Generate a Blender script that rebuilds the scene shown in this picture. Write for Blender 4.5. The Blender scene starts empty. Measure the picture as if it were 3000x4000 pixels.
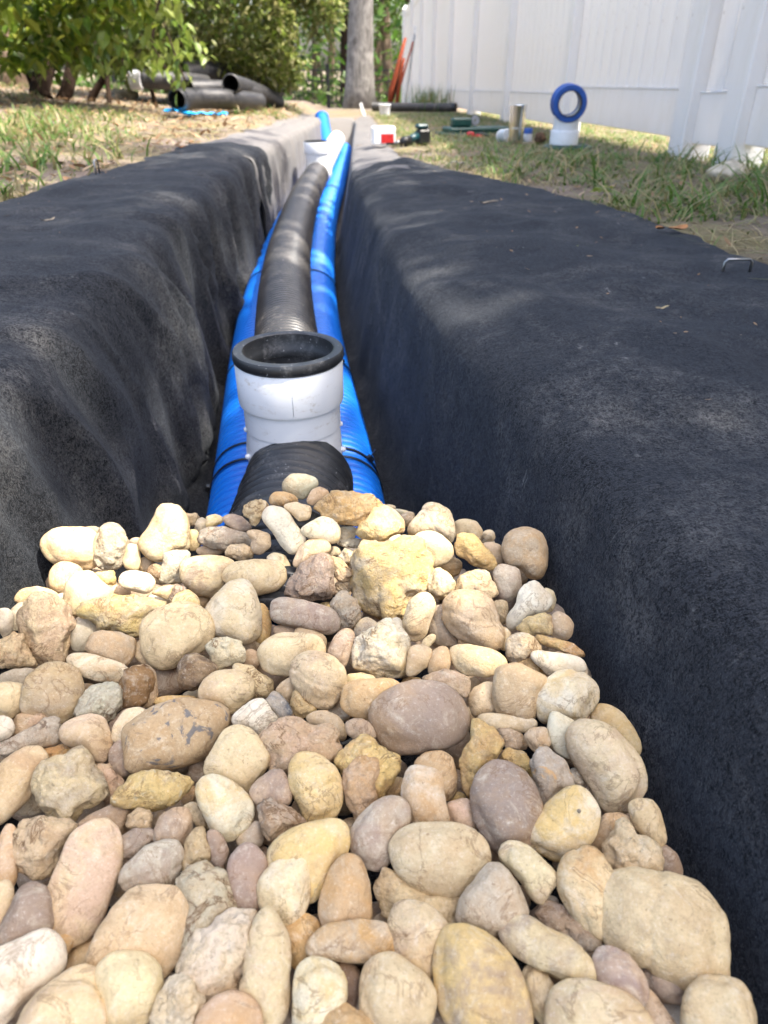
import bpy, math, random
import numpy as np
from mathutils import Vector, Matrix

R = math.radians
S = bpy.context.scene
COL = S.collection
rng = np.random.default_rng(7)
random.seed(7)

# ------------------------------------------------------------------ camera
CAM_Z, PITCH, YAW, FPX = 0.28, 32.0, 3.27, 2773.0      # FPX: focal length in pixels of the 3000 x 4000 photograph
cam = bpy.data.cameras.new('camera')
cam.sensor_fit = 'VERTICAL'; cam.sensor_height = 24.0; cam.lens = 24.0 * FPX / 4000.0
cam.clip_start = 0.02; cam.clip_end = 2000.0
cam.dof.use_dof = True; cam.dof.focus_distance = 0.58; cam.dof.aperture_fstop = cam.lens / 2.6
cam_o = bpy.data.objects.new('camera', cam); COL.objects.link(cam_o)
cam_o.location = (0, 0, CAM_Z); cam_o.rotation_euler = (R(90 - PITCH), 0, R(-YAW))
S.camera = cam_o

# ------------------------------------------------------------------ sky, sun, exposure
SUN_EL, SUN_AZ = 63.0, 108.0                            # azimuth measured from +Y (ahead) towards +X (the fence side)
SUN = Vector((math.sin(R(SUN_AZ)) * math.cos(R(SUN_EL)), math.cos(R(SUN_AZ)) * math.cos(R(SUN_EL)), math.sin(R(SUN_EL))))
W = bpy.data.worlds.new('World'); S.world = W; W.use_nodes = True
nt = W.node_tree; nt.nodes.clear()
sky = nt.nodes.new('ShaderNodeTexSky'); sky.sky_type = 'NISHITA'; sky.sun_disc = False
sky.sun_elevation = R(SUN_EL); sky.sun_rotation = R(SUN_AZ); sky.air_density = 1.0; sky.dust_density = 5.0; sky.ozone_density = 0.3
bg = nt.nodes.new('ShaderNodeBackground'); bg.inputs['Strength'].default_value = 0.15
wo = nt.nodes.new('ShaderNodeOutputWorld')
nt.links.new(sky.outputs[0], bg.inputs[0]); nt.links.new(bg.outputs[0], wo.inputs[0])
sl = bpy.data.lights.new('sun', 'SUN'); sl.energy = 2.8; sl.angle = R(0.53); sl.color = (1.0, 0.94, 0.84)
so = bpy.data.objects.new('sun', sl); COL.objects.link(so); so.rotation_euler = SUN.to_track_quat('Z', 'Y').to_euler(); so.location = (6, -2, 12)
S.view_settings.view_transform = 'Standard'; S.view_settings.look = 'None'
S.view_settings.gamma = 1.0; S.view_settings.use_curve_mapping = False
S.view_settings.exposure = 2.06
S.cycles.max_bounces = 8; S.cycles.transparent_max_bounces = 8
S.cycles.use_denoising = True

# ------------------------------------------------------------------ measuring: photo pixel -> ray
ct, st_ = math.cos(R(PITCH)), math.sin(R(PITCH)); cy_, sy_ = math.cos(R(YAW)), math.sin(R(YAW))
CAM = np.array([0, 0, CAM_Z])
AX_R = np.array([cy_, -sy_, 0.0]); FWD = np.array([sy_ * ct, cy_ * ct, -st_]); AX_U = np.cross(AX_R, FWD)
def ray(u, v): return AX_R * ((u - 1500) / FPX) + AX_U * ((2000 - v) / FPX) + FWD
def on_z(u, v, z):
    d = ray(u, v); t = (z - CAM_Z) / d[2]; return CAM + d * t
def at_depth(u, v, Z): return CAM + ray(u, v) * Z

# ------------------------------------------------------------------ numbers
def hsh(ix, iy, iz, seed):
    h = (ix.astype(np.int64) * 374761393 + iy.astype(np.int64) * 668265263 + iz.astype(np.int64) * 2147483647 + seed * 974711) & 0xFFFFFFFF
    h = ((h ^ (h >> 13)) * 1274126177) & 0xFFFFFFFF
    h = (h ^ (h >> 16)) & 0xFFFFFFFF
    return h / 2147483648.0 - 1.0
def noise3(P, seed=0):
    P = np.asarray(P, float); I = np.floor(P); f = P - I; w = f * f * (3 - 2 * f); I = I.astype(np.int64)
    out = 0
    for dx in (0, 1):
        for dy in (0, 1):
            for dz in (0, 1):
                k = (w[:, 0] if dx else 1 - w[:, 0]) * (w[:, 1] if dy else 1 - w[:, 1]) * (w[:, 2] if dz else 1 - w[:, 2])
                out = out + k * hsh(I[:, 0] + dx, I[:, 1] + dy, I[:, 2] + dz, seed)
    return out
def fbm(P, seed=0, oct=4, gain=0.5):
    a, s, o = 1.0, 1.0, 0
    for i in range(oct): o = o + a * noise3(np.asarray(P) * s, seed + i * 17); a *= gain; s *= 2.03
    return o
def n2(x, y, seed=0, oct=3):
    x, y = np.broadcast_arrays(np.asarray(x, float), np.asarray(y, float))
    return fbm(np.stack([x.ravel(), y.ravel(), np.full(x.size, 0.37)], 1), seed, oct).reshape(x.shape)
def smooth(a, b, x):
    t = np.clip((np.asarray(x, float) - a) / (b - a), 0, 1); return t * t * (3 - 2 * t)

# ------------------------------------------------------------------ mesh helpers
def mesh_np(name, V, F, mat=None, shade=True):
    """V (n,3); F: array (m,3|4) or a list of such arrays / tuples"""
    me = bpy.data.meshes.new(name)
    V = np.asarray(V, np.float32)
    if isinstance(F, np.ndarray): F = [F]
    arrs = []; tup = []
    for f in F:
        if isinstance(f, np.ndarray): arrs.append(f)
        else: tup.append(f)
    loops = [a.ravel() for a in arrs] + [np.asarray(t) for t in tup]
    tot = np.concatenate([np.full(len(a), a.shape[1]) for a in arrs] + [np.array([len(t)]) for t in tup]) if (arrs or tup) else np.zeros(0, int)
    L = np.concatenate(loops).astype(np.int32); tot = tot.astype(np.int32)
    me.vertices.add(len(V)); me.vertices.foreach_set('co', V.ravel())
    me.loops.add(len(L)); me.loops.foreach_set('vertex_index', L)
    me.polygons.add(len(tot)); me.polygons.foreach_set('loop_start', np.concatenate([[0], np.cumsum(tot)[:-1]]).astype(np.int32))
    try: me.polygons.foreach_set('loop_total', tot)
    except Exception: pass
    me.polygons.foreach_set('use_smooth', np.full(len(tot), bool(shade)))
    me.update(calc_edges=True); me.validate()
    if mat is not None: me.materials.append(mat)
    return me
def link(name, data, parent=None, loc=None, rot=None):
    o = bpy.data.objects.new(name, data); COL.objects.link(o)
    if parent is not None: o.parent = parent
    if loc is not None: o.location = loc
    if rot is not None: o.rotation_euler = rot
    return o
def tag(o, label, cat, group=None):
    o['label'] = label; o['category'] = cat
    if group: o['group'] = group
    return o
def thing(name, label, cat, loc=(0, 0, 0), rot=(0, 0, 0), group=None):
    o = link(name, None, None, loc, rot); o.empty_display_size = 0.05
    return tag(o, label, cat, group)
def kind(o, k): o['kind'] = k; return o

class MB:
    def __init__(s): s.V = []; s.F = []; s.n = 0
    def add(s, V, F, M=None):
        V = np.asarray(V, float)
        if M is not None: V = V @ np.array(M.to_3x3()).T + np.array(M.translation)
        s.V.append(V)
        for f in (F if isinstance(F, list) else [F]): s.F.append(np.asarray(f) + s.n)
        s.n += len(V); return s
    def box(s, c, d, M=None, bev=0.0):
        hx, hy, hz = d[0] / 2, d[1] / 2, d[2] / 2
        b = min(bev, hx * .9, hy * .9, hz * .9)
        if b <= 0:
            V = np.array([[x, y, z] for z in (-hz, hz) for y in (-hy, hy) for x in (-hx, hx)]) + c
            F = np.array([[0, 2, 3, 1], [4, 5, 7, 6], [0, 1, 5, 4], [2, 6, 7, 3], [0, 4, 6, 2], [1, 3, 7, 5]])
            return s.add(V, F, M)
        V, q = [], []
        for sz in (-1, 1):
            for sy in (-1, 1):
                for sx in (-1, 1):
                    V += [[sx * hx, sy * (hy - b), sz * (hz - b)], [sx * (hx - b), sy * hy, sz * (hz - b)], [sx * (hx - b), sy * (hy - b), sz * hz]]
        I = lambda sx, sy, sz, k: ((sz > 0) * 4 + (sy > 0) * 2 + (sx > 0)) * 3 + k
        F4, F3 = [], []
        for k, ax in enumerate(((1, 2), (0, 2), (0, 1))):
            for sg in (-1, 1):
                r = []
                for a, c2 in ((-1, -1), (1, -1), (1, 1), (-1, 1)):
                    v = [0, 0, 0]; v[k] = sg; v[ax[0]] = a; v[ax[1]] = c2; r.append(I(*v, k))
                if (sg < 0) != (k == 1): r = r[::-1]
                F4.append(r)
        for k in range(3):
            a, c2 = [i for i in range(3) if i != k]
            for sa in (-1, 1):
                for sb in (-1, 1):
                    v0 = [0, 0, 0]; v1 = [0, 0, 0]; v0[k] = -1; v1[k] = 1
                    for v in (v0, v1): v[a] = sa; v[c2] = sb
                    r = [I(*v0, a), I(*v1, a), I(*v1, c2), I(*v0, c2)]
                    F4.append(r)
        for sx in (-1, 1):
            for sy in (-1, 1):
                for sz in (-1, 1): F3.append([I(sx, sy, sz, 0), I(sx, sy, sz, 1), I(sx, sy, sz, 2)])
        return s.add(np.array(V) + np.array(c), [np.array(F4), np.array(F3)], M)
    def lathe(s, prof, n=40, M=None, closed=False):
        prof = np.asarray(prof, float); m = len(prof); a = np.linspace(0, 2 * math.pi, n, endpoint=False)
        V = np.stack([np.outer(prof[:, 0], np.cos(a)), np.outer(prof[:, 0], np.sin(a)), np.repeat(prof[:, 1][:, None], n, 1)], 2).reshape(-1, 3)
        F = []
        for i in range(m if closed else m - 1):
            j = (i + 1) % m; k = np.arange(n); k2 = (k + 1) % n
            F.append(np.stack([i * n + k, i * n + k2, j * n + k2, j * n + k], 1))
        return s.add(V, np.concatenate(F), M)
    def tube(s, P, r, n=12, cap=True, M=None):
        P = np.asarray(P, float); m = len(P); r = np.broadcast_to(np.asarray(r, float), (m,))
        T = np.gradient(P, axis=0); T /= np.linalg.norm(T, axis=1)[:, None] + 1e-12
        ref = np.array([0, 0, 1.0]) if abs(T[:, 2]).max() < 0.95 else np.array([0.31, 0.95, 0.05])
        A = np.cross(T, ref); A /= np.linalg.norm(A, axis=1)[:, None] + 1e-12; B = np.cross(A, T)
        a = np.linspace(0, 2 * math.pi, n, endpoint=False)
        V = (P[:, None, :] + r[:, None, None] * (np.cos(a)[None, :, None] * A[:, None, :] + np.sin(a)[None, :, None] * B[:, None, :])).reshape(-1, 3)
        i = np.arange(m - 1)[:, None] * n; k = np.arange(n)[None, :]; k2 = (k + 1) % n
        F = [np.stack([i + k, i + k2, i + n + k2, i + n + k], 2).reshape(-1, 4)]
        if cap: F += [np.array([list(range(n))[::-1]]), np.array([list((m - 1) * n + np.arange(n))])]
        return s.add(V, F, M)
    def mesh(s, name, mat, shade=True):
        return mesh_np(name, np.concatenate(s.V), s.F, mat, shade)
    def obj(s, name, mat, parent=None, shade=True, auto=None, loc=None, rot=None):
        me = s.mesh(name, mat, shade)
        if auto: me.set_sharp_from_angle(angle=R(auto))
        return link(name, me, parent, loc, rot)

def leaves(P, D, N, L, Wd, fold=0.25, curl=0.15):
    """many folded leaves: base points P, long axes D, upward normals N, lengths L, widths Wd"""
    n = len(P); D = D / (np.linalg.norm(D, axis=1)[:, None] + 1e-9)
    Sd = np.cross(D, N); Sd /= np.linalg.norm(Sd, axis=1)[:, None] + 1e-9; Nn = np.cross(Sd, D)
    L = L[:, None]; w = Wd[:, None] / 2
    mid = P + D * L * .48 - Nn * L * curl * .3; tip = P + D * L - Nn * L * curl
    side = lambda t, k, sg: P + D * L * t + sg * Sd * w * k + Nn * w * fold * k - Nn * L * curl * t * t * .8
    V = np.stack([P, side(.24, .82, 1), side(.58, .92, 1), tip, side(.58, .92, -1), side(.24, .82, -1), mid], 1).reshape(-1, 3); b = np.arange(n)[:, None] * 7
    F = np.concatenate([b + np.array([t]) for t in ([0, 6, 1], [1, 6, 2], [2, 6, 3], [3, 6, 4], [4, 6, 5], [5, 6, 0])])
    return V, F
def blades(P, H, Wd, lean, az):
    n = len(P); d = np.stack([np.cos(az), np.sin(az), 0 * az], 1); s = np.stack([-np.sin(az), np.cos(az), 0 * az], 1)
    V = []
    for t, wk in ((0, 1), (.35, .95), (.7, .7), (1, .05)):
        c = P + d * (lean * H * t ** 1.7)[:, None]; c[:, 2] += H * t * (1 - .45 * np.minimum(lean, 1.6) * t * .6)
        V += [c + s * (Wd * wk / 2)[:, None], c - s * (Wd * wk / 2)[:, None]]
    V = np.stack(V, 1).reshape(-1, 3); b = np.arange(n)[:, None] * 8
    F = np.concatenate([b + np.array([[i, i + 1, i + 3, i + 2]]) for i in (0, 2, 4)])
    return V, F

# ------------------------------------------------------------------ materials
class NB:
    def __init__(s, name):
        s.m = bpy.data.materials.new(name); s.m.use_nodes = True; s.t = s.m.node_tree; s.t.nodes.clear()
        s.out = s.t.nodes.new('ShaderNodeOutputMaterial')
    def n(s, typ, ins=None, **kw):
        x = s.t.nodes.new('ShaderNode' + typ)
        for k, v in kw.items(): setattr(x, k, v)
        for k, v in (ins or {}).items(): s.set(x, k, v)
        return x
    def set(s, x, k, v):
        i = x.inputs[k]
        if isinstance(v, bpy.types.NodeSocket): s.t.links.new(v, i)
        elif isinstance(v, bpy.types.Node): s.t.links.new(v.outputs[0], i)
        else:
            if i.type == 'RGBA' and len(v) == 3: v = (*v, 1)
            i.default_value = v
    def coord(s, scale=(1, 1, 1), which='Object', off=None):
        c = s.n('TexCoord').outputs[which]
        m = s.n('Mapping', {'Vector': c, 'Scale': scale})
        if off is not None: s.set(m, 'Location', off)
        return m.outputs[0]
    def noise(s, vec, scale, detail=4, rough=.55, dist=0.0, typ='FBM'):
        return s.n('TexNoise', {'Vector': vec, 'Scale': scale, 'Detail': detail, 'Roughness': rough, 'Distortion': dist}, noise_type=typ).outputs['Fac']
    def ramp(s, fac, a, b, ca=(0, 0, 0), cb=(1, 1, 1)):
        x = s.n('ValToRGB', {'Fac': fac}); e = x.color_ramp.elements
        e[0].position = a; e[0].color = (*ca, 1); e[1].position = b; e[1].color = (*cb, 1); return x.outputs[0]
    def mix(s, fac, a, b, mode='MIX'):
        x = s.n('Mix', data_type='RGBA', blend_type=mode)
        for k, v in ((0, fac), (6, a), (7, b)):
            i = x.inputs[k]
            if isinstance(v, bpy.types.NodeSocket): s.t.links.new(v, i)
            else: i.default_value = (*v, 1) if hasattr(v, '__len__') and len(v) == 3 else v
        return x.outputs[2]
    def math(s, op, a, b=0.0, c=0.0, clamp=False):
        x = s.n('Math', operation=op, use_clamp=clamp)
        for k, v in enumerate((a, b, c)):
            if isinstance(v, bpy.types.NodeSocket): s.t.links.new(v, x.inputs[k])
            else: x.inputs[k].default_value = v
        return x.outputs[0]
    def bump(s, h, strength=.5, dist=.002, prev=None):
        x = s.n('Bump', {'Height': h, 'Strength': strength, 'Distance': dist})
        if prev is not None: s.set(x, 'Normal', prev)
        return x.outputs[0]
    def bsdf(s, color, rough=.6, spec=.3, normal=None, **ins):
        p = s.n('BsdfPrincipled', {'Base Color': color, 'Roughness': rough, 'Specular IOR Level': spec})
        if normal is not None: s.set(p, 'Normal', normal)
        for k, v in ins.items(): s.set(p, k.replace('_', ' '), v)
        return p.outputs[0]
    def done(s, sh): s.t.links.new(sh, s.out.inputs[0]); return s.m

def m_simple(name, col, rough=.5, spec=.4, metal=0.0, var=.12, scale=40, bump=.15, bscale=200, stretch=(1, 1, 1)):
    b = NB(name); v = b.coord(stretch)
    n = b.noise(v, scale, 5)
    dark = tuple(c * (1 - var * 2) for c in col); lite = tuple(min(1, c * (1 + var)) for c in col)
    c = b.mix(b.ramp(n, .3, .7), dark, lite)
    return b.done(b.bsdf(c, rough, spec, b.bump(b.noise(v, bscale, 3), bump, .001), Metallic=metal))

def m_stone():
    b = NB('river_stone')
    oi = b.n('ObjectInfo'); base = oi.outputs['Color']; rgh = oi.outputs['Alpha']; rnd = oi.outputs['Random']
    mo = b.n('Attribute', attribute_type='OBJECT', attribute_name='mottle').outputs['Color']
    band = b.n('Attribute', attribute_type='OBJECT', attribute_name='banding').outputs['Fac']
    tc = b.n('TexCoord').outputs['Object']
    off = b.n('VectorMath', {0: tc, 1: b.n('CombineXYZ', {0: b.math('MULTIPLY', rnd, 37.0), 1: b.math('MULTIPLY', rnd, 91.0), 2: b.math('MULTIPLY', rnd, 53.0)}).outputs[0]}, operation='ADD').outputs[0]
    n1 = b.noise(off, 38, 8, .68, .8)
    c = b.mix(b.math('MULTIPLY', b.ramp(n1, .42, .62), b.math('MULTIPLY_ADD', band, -.9, .78)), base, mo)
    n0 = b.noise(off, 19, 6, .66, .7)                                     # ochre rind in broad patches
    c = b.mix(b.math('MULTIPLY', b.ramp(n0, .49, .66), .50), c, (.47, .285, .12))
    n5 = b.noise(off, 62, 6, .7, 1.4)                                     # pale worn patches
    c = b.mix(b.math('MULTIPLY', b.ramp(n5, .53, .70), .45), c, (.74, .655, .49))
    n6 = b.noise(off, 150, 5, .7, .6)                                     # blotchy mid grain
    c = b.mix(b.math('MULTIPLY', b.ramp(n6, .36, .52, (1, 1, 1), (0, 0, 0)), b.math('MULTIPLY_ADD', rgh, .25, .12)), c, (.30, .20, .105))
    n2_ = b.noise(off, 460, 4, .75)                                       # salt and pepper
    c = b.mix(b.math('MULTIPLY', b.ramp(n2_, .34, .46, (1, 1, 1), (0, 0, 0)), b.math('MULTIPLY_ADD', rgh, .14, .24)), c, (.24, .165, .10))
    c = b.mix(b.math('MULTIPLY', b.ramp(n2_, .56, .68), .30), c, (.82, .75, .62))
    n3 = b.noise(off, 30, 6, .62, 1.6)                                    # veins and stained hair cracks
    vein = b.math('SUBTRACT', 1.0, b.math('MULTIPLY', b.math('ABSOLUTE', b.math('SUBTRACT', n3, .5)), 36.0), clamp=True)
    sel = b.ramp(b.noise(off, 24, 2), .47, .56)
    c = b.mix(b.math('MULTIPLY', b.math('MULTIPLY', vein, sel), b.math('MULTIPLY_ADD', rgh, .50, .42)), c, (.18, .10, .045))
    n4 = b.noise(off, 270, 3, .6)                                         # iron specks
    c = b.mix(b.math('MULTIPLY', b.ramp(n4, .67, .73), .50), c, (.20, .10, .035))
    w = b.noise(off, 40, 5, .6, 2.5)                                      # the dark streak of the few streaked stones
    c = b.mix(b.math('MULTIPLY', b.ramp(w, .585, .64), band), c, mo)
    h1 = b.noise(off, 130, 7, .7); h2 = b.noise(off, 560, 3, .65); h3 = b.noise(off, 46, 3, .5, 1.0)
    pit = b.ramp(b.noise(off, 210, 3, .55), .30, .40)
    nrm = b.bump(h3, b.math('MULTIPLY', rgh, .7), .006)
    nrm = b.bump(h1, b.math('MULTIPLY_ADD', rgh, .75, .22), .0030, nrm)
    nrm = b.bump(pit, b.math('MULTIPLY_ADD', rgh, .55, .10), .0012, nrm)
    nrm = b.bump(vein, b.math('MULTIPLY', sel, -.55), .0010, nrm)
    nrm = b.bump(h2, b.math('MULTIPLY_ADD', rgh, .4, .38), .0009, nrm)
    return b.done(b.bsdf(c, b.math('MULTIPLY_ADD', rgh, .2, .64), .24, nrm))

def m_fabric(name, dust, base=0.0):
    b = NB(name); v = b.coord()
    fine = b.noise(v, 700, 3, .7); fib = b.noise(b.coord((1, .45, .45)), 330, 4, .75, 1.5)
    fib2 = b.noise(b.coord((.45, 1, .7)), 310, 4, .75, 1.5)
    pep = b.math('MULTIPLY', fib, fib2)
    c = b.mix(b.ramp(pep, .19, .31), (.0013, .0014, .0018), (.029, .0305, .0345))
    c = b.mix(b.math('MULTIPLY', b.ramp(fine, .57, .68), .75), c, (.095, .095, .098))
    clump = b.ramp(b.noise(v, 48, 6, .75, .6), .42, .66)
    c = b.mix(b.math('MULTIPLY', clump, .25), c, (.040, .041, .045))
    d1 = b.ramp(b.noise(v, 5.0, 6, .66, .8), .45, .68); d2 = b.ramp(b.noise(v, 36, 6, .7), .36, .66); d3 = b.ramp(pep, .18, .31)
    c = b.mix(b.math('MULTIPLY', b.math('MULTIPLY', d1, d2), b.math('MULTIPLY', d3, dust), clamp=True), c, (.20, .19, .175))
    smear = b.ramp(b.noise(b.coord((38, 38, 6)), 1.0, 4, .65, .6), .64, .72)
    sm2 = b.math('MULTIPLY', b.ramp(b.noise(v, 7, 3), .54, .64), d3)
    c = b.mix(b.math('MULTIPLY', b.math('MULTIPLY', smear, sm2), .95), c, (.33, .32, .30))
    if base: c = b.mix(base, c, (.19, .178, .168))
    nrm = b.bump(b.noise(v, 60, 4, .6), .4, .004)
    nrm = b.bump(pep, 1.0, .003, nrm)
    return b.done(b.bsdf(c, .95, .10, nrm, Sheen_Weight=.08, Sheen_Roughness=.5, Sheen_Tint=(.75, .85, 1, 1)))

def m_leaf(name, cols, trans=.45, rough=.45, spec=.35):
    b = NB(name)
    rn = b.n('NewGeometry').outputs['Random Per Island']
    x = b.n('ValToRGB', {'Fac': rn}); e = x.color_ramp.elements
    for i, c in enumerate(cols):
        p = i / max(1, len(cols) - 1)
        el = e[i] if i < 2 else e.new(p)
        el.position = p; el.color = (*c, 1)
    e2 = b.noise(b.coord(), 60, 3)
    c = b.mix(b.math('MULTIPLY', b.ramp(e2, .4, .7), .25), x.outputs[0], tuple(v * .55 for v in cols[0]))
    p = b.bsdf(c, rough, spec)
    if trans <= 0: return b.done(p)
    t = b.n('BsdfTranslucent', {'Color': c}).outputs[0]
    m = b.n('MixShader', {0: trans}); b.t.links.new(p, m.inputs[1]); b.t.links.new(t, m.inputs[2])
    return b.done(m.outputs[0])

def m_leaf_single(name, cols, trans=.4):
    b = NB(name); rn = b.n('ObjectInfo').outputs['Random']
    c = b.mix(rn, cols[0], cols[1]); e2 = b.noise(b.coord(), 90, 3)
    c = b.mix(b.math('MULTIPLY', b.ramp(e2, .4, .7), .3), c, tuple(v * .55 for v in cols[0]))
    p = b.bsdf(c, .4, .4); t = b.n('BsdfTranslucent', {'Color': c}).outputs[0]
    m = b.n('MixShader', {0: trans}); b.t.links.new(p, m.inputs[1]); b.t.links.new(t, m.inputs[2])
    return b.done(m.outputs[0])

def m_ground():
    b = NB('soil_and_thatch'); v = b.coord()
    c = b.mix(b.ramp(b.noise(v, 3.0, 5, .6), .35, .68), (.13, .098, .080), (.235, .195, .165))
    c = b.mix(b.math('MULTIPLY', b.ramp(b.noise(v, 2.2, 4, .6, .3, ), .45, .62), .65), c, (.20, .175, .075))
    c = b.mix(b.math('MULTIPLY', b.ramp(b.noise(v, 90, 4, .7), .5, .72), .6), c, (.30, .235, .165))
    c = b.mix(b.math('MULTIPLY', b.ramp(b.noise(v, 170, 3, .6), .30, .45, (1, 1, 1), (0, 0, 0)), .6), c, (.055, .038, .028))
    nrm = b.bump(b.noise(v, 25, 5, .65), .6, .02); nrm = b.bump(b.noise(v, 160, 4, .7), .7, .005, nrm)
    return b.done(b.bsdf(c, .95, .1, nrm))

def m_vinyl():
    b = NB('white_vinyl'); v = b.coord()
    dirt = b.ramp(b.noise(b.coord((1, 1, .3)), 12, 6, .68), .46, .75)
    c = b.mix(b.math('MULTIPLY', dirt, .34), (.82, .83, .85), (.55, .52, .46))
    c = b.mix(b.math('MULTIPLY', b.ramp(b.noise(v, 48, 3), .70, .75), .75), c, (.22, .19, .16))
    p = b.bsdf(c, .38, .45); t = b.n('BsdfTranslucent', {'Color': (.86, .79, .68, 1)}).outputs[0]
    m = b.n('MixShader', {0: .24}); b.t.links.new(p, m.inputs[1]); b.t.links.new(t, m.inputs[2])
    return b.done(m.outputs[0])

def m_bark(name, a, c2, scale=9):
    b = NB(name); v = b.coord((1, 1, .22))
    n = b.noise(v, scale * 3, 6, .65, .8); pl = b.noise(b.coord(), scale, 4)
    c = b.mix(b.ramp(n, .35, .66), a, c2); c = b.mix(b.math('MULTIPLY', b.ramp(pl, .5, .7), .5), c, tuple(min(1, x * 1.5) for x in c2))
    return b.done(b.bsdf(c, .9, .1, b.bump(n, .9, .03)))

def m_pvc(name, col, rough=.32):
    b = NB(name); v = b.coord()
    sm = b.math('MULTIPLY', b.ramp(b.noise(b.coord((1, 1, 3)), 24, 5, .7, .6), .54, .68), b.ramp(b.noise(v, 160, 4, .7), .44, .60))
    c = b.mix(b.math('MULTIPLY', sm, .6), col, (.42, .36, .28))
    fl = b.ramp(b.noise(v, 240, 2), .735, .76)
    c = b.mix(b.math('MULTIPLY', fl, .55), c, (.25, .22, .19))
    return b.done(b.bsdf(c, rough, .45, b.bump(b.noise(v, 14, 3), .10, .004)))

def m_hdpe(name, col, dustc, dust=.35, rough=.38):
    b = NB(name); v = b.coord()
    d = b.math('MULTIPLY', b.ramp(b.noise(v, 30, 6, .7), .50, .78), b.ramp(b.noise(v, 300, 4, .75), .40, .62))
    c = b.mix(b.math('MULTIPLY', d, dust), col, dustc)
    sp = b.ramp(b.noise(v, 330, 2, .5), .70, .73)
    c = b.mix(b.math('MULTIPLY', sp, dust), c, tuple(min(1, x * 1.5) for x in dustc))
    r = b.math('MULTIPLY_ADD', d, .4, rough)
    return b.done(b.bsdf(c, r, .5, b.bump(b.noise(v, 260, 3), .12, .0006)))

M = dict(
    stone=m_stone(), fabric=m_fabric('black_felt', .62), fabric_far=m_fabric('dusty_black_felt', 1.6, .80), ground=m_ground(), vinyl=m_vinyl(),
    pvc=m_pvc('white_pvc', (.74, .745, .75)), pvc_inner=m_simple('white_pvc_run', (.70, .70, .70), .35),
    rubber=m_hdpe('black_rubber', (.017, .018, .020), (.22, .22, .22), .75, .42),
    black_pipe=m_hdpe('black_polyethylene', (.042, .039, .037), (.29, .26, .225), .95, .36),
    black_old=m_hdpe('weathered_black_polyethylene', (.02, .02, .022), (.25, .23, .20), .6, .42),
    blue_pipe=m_hdpe('blue_polyethylene', (.004, .155, .66), (.20, .34, .55), .10, .42),
    blue_rubber=m_simple('blue_rubber', (.010, .075, .33), .4, .5),
    blue_film=m_simple('blue_film', (.01, .30, .70), .35, .5), tie=m_simple('black_nylon', (.012, .012, .013), .35, .5),
    steel=m_simple('brushed_steel', (.74, .72, .69), .16, .5, 1.0, .06, 8, .05, 300), wire=m_simple('steel_wire', (.33, .33, .33), .35, .5, 1.0),
    green=m_simple('dark_green_plastic', (.008, .062, .048), .42, .5), teal=m_simple('dark_teal_plastic', (.006, .045, .055), .4, .5),
    blackpl=m_simple('black_plastic', (.012, .012, .013), .4, .5), red=m_simple('red_plastic', (.55, .02, .02), .35, .5),
    whitepl=m_simple('white_plastic', (.78, .78, .79), .4, .5), grey=m_simple('grey_plastic', (.30, .30, .31), .45),
    orange=m_simple('orange_red_webbing', (.22, .045, .018), .8, .2), iron=m_simple('black_painted_iron', (.010, .011, .012), .45, .4),
    bark=m_bark('grey_oak_bark', (.10, .092, .085), (.27, .255, .235)), bark_dark=m_bark('dark_shrub_bark', (.014, .009, .007), (.042, .027, .019), 14),
    bark_far=m_bark('brown_pine_bark', (.10, .065, .045), (.25, .19, .14)),
    leaf_big=m_leaf('glossy_shrub_leaf', [(.06, .12, .014), (.14, .22, .02), (.24, .30, .03), (.32, .32, .06)], .45, .33, .5),
    leaf_one=m_leaf_single('glossy_shrub_leaf_single', [(.08, .15, .018), (.30, .35, .07)]),
    leaf_small=m_leaf('small_shrub_leaf', [(.09, .12, .02), (.17, .21, .035), (.30, .27, .12), (.16, .25, .025)], .42),
    leaf_far=m_leaf('woodland_leaf', [(.035, .085, .012), (.07, .15, .02), (.11, .20, .03), (.12, .12, .06)], .45),
    leaf_canopy=m_leaf('oak_leaf', [(.04, .08, .015), (.08, .13, .03)], .25),
    grass=m_leaf('lawn_blade', [(.055, .135, .018), (.085, .185, .025), (.13, .20, .04), (.30, .25, .11), (.38, .31, .17)], .35, .5),
    grass_dry=m_leaf('dry_lawn_blade', [(.30, .235, .11), (.40, .33, .18), (.09, .16, .03), (.24, .20, .09)], .3, .6),
    litter=m_leaf('dry_leaf', [(.16, .09, .045), (.30, .19, .10), (.42, .31, .20), (.24, .12, .05)], .2, .7),
    dead_leaf=m_simple('orange_dead_leaf', (.36, .16, .06), .7, .2, 0, .25, 60), straw=m_simple('straw', (.45, .36, .20), .8, .2),
    dirt=m_simple('clod_of_earth', (.13, .08, .05), .95, .1, 0, .35, 60, .6, 120), limestone=m_simple('limestone', (.58, .50, .38), .85, .2, 0, .2, 40, .4, 120),
    bark_chip=m_simple('pale_bark', (.40, .33, .24), .9, .1, 0, .3, 30, .5, 100), glass=m_simple('clear_grey_plastic', (.55, .58, .60), .2, .6),
)

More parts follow.
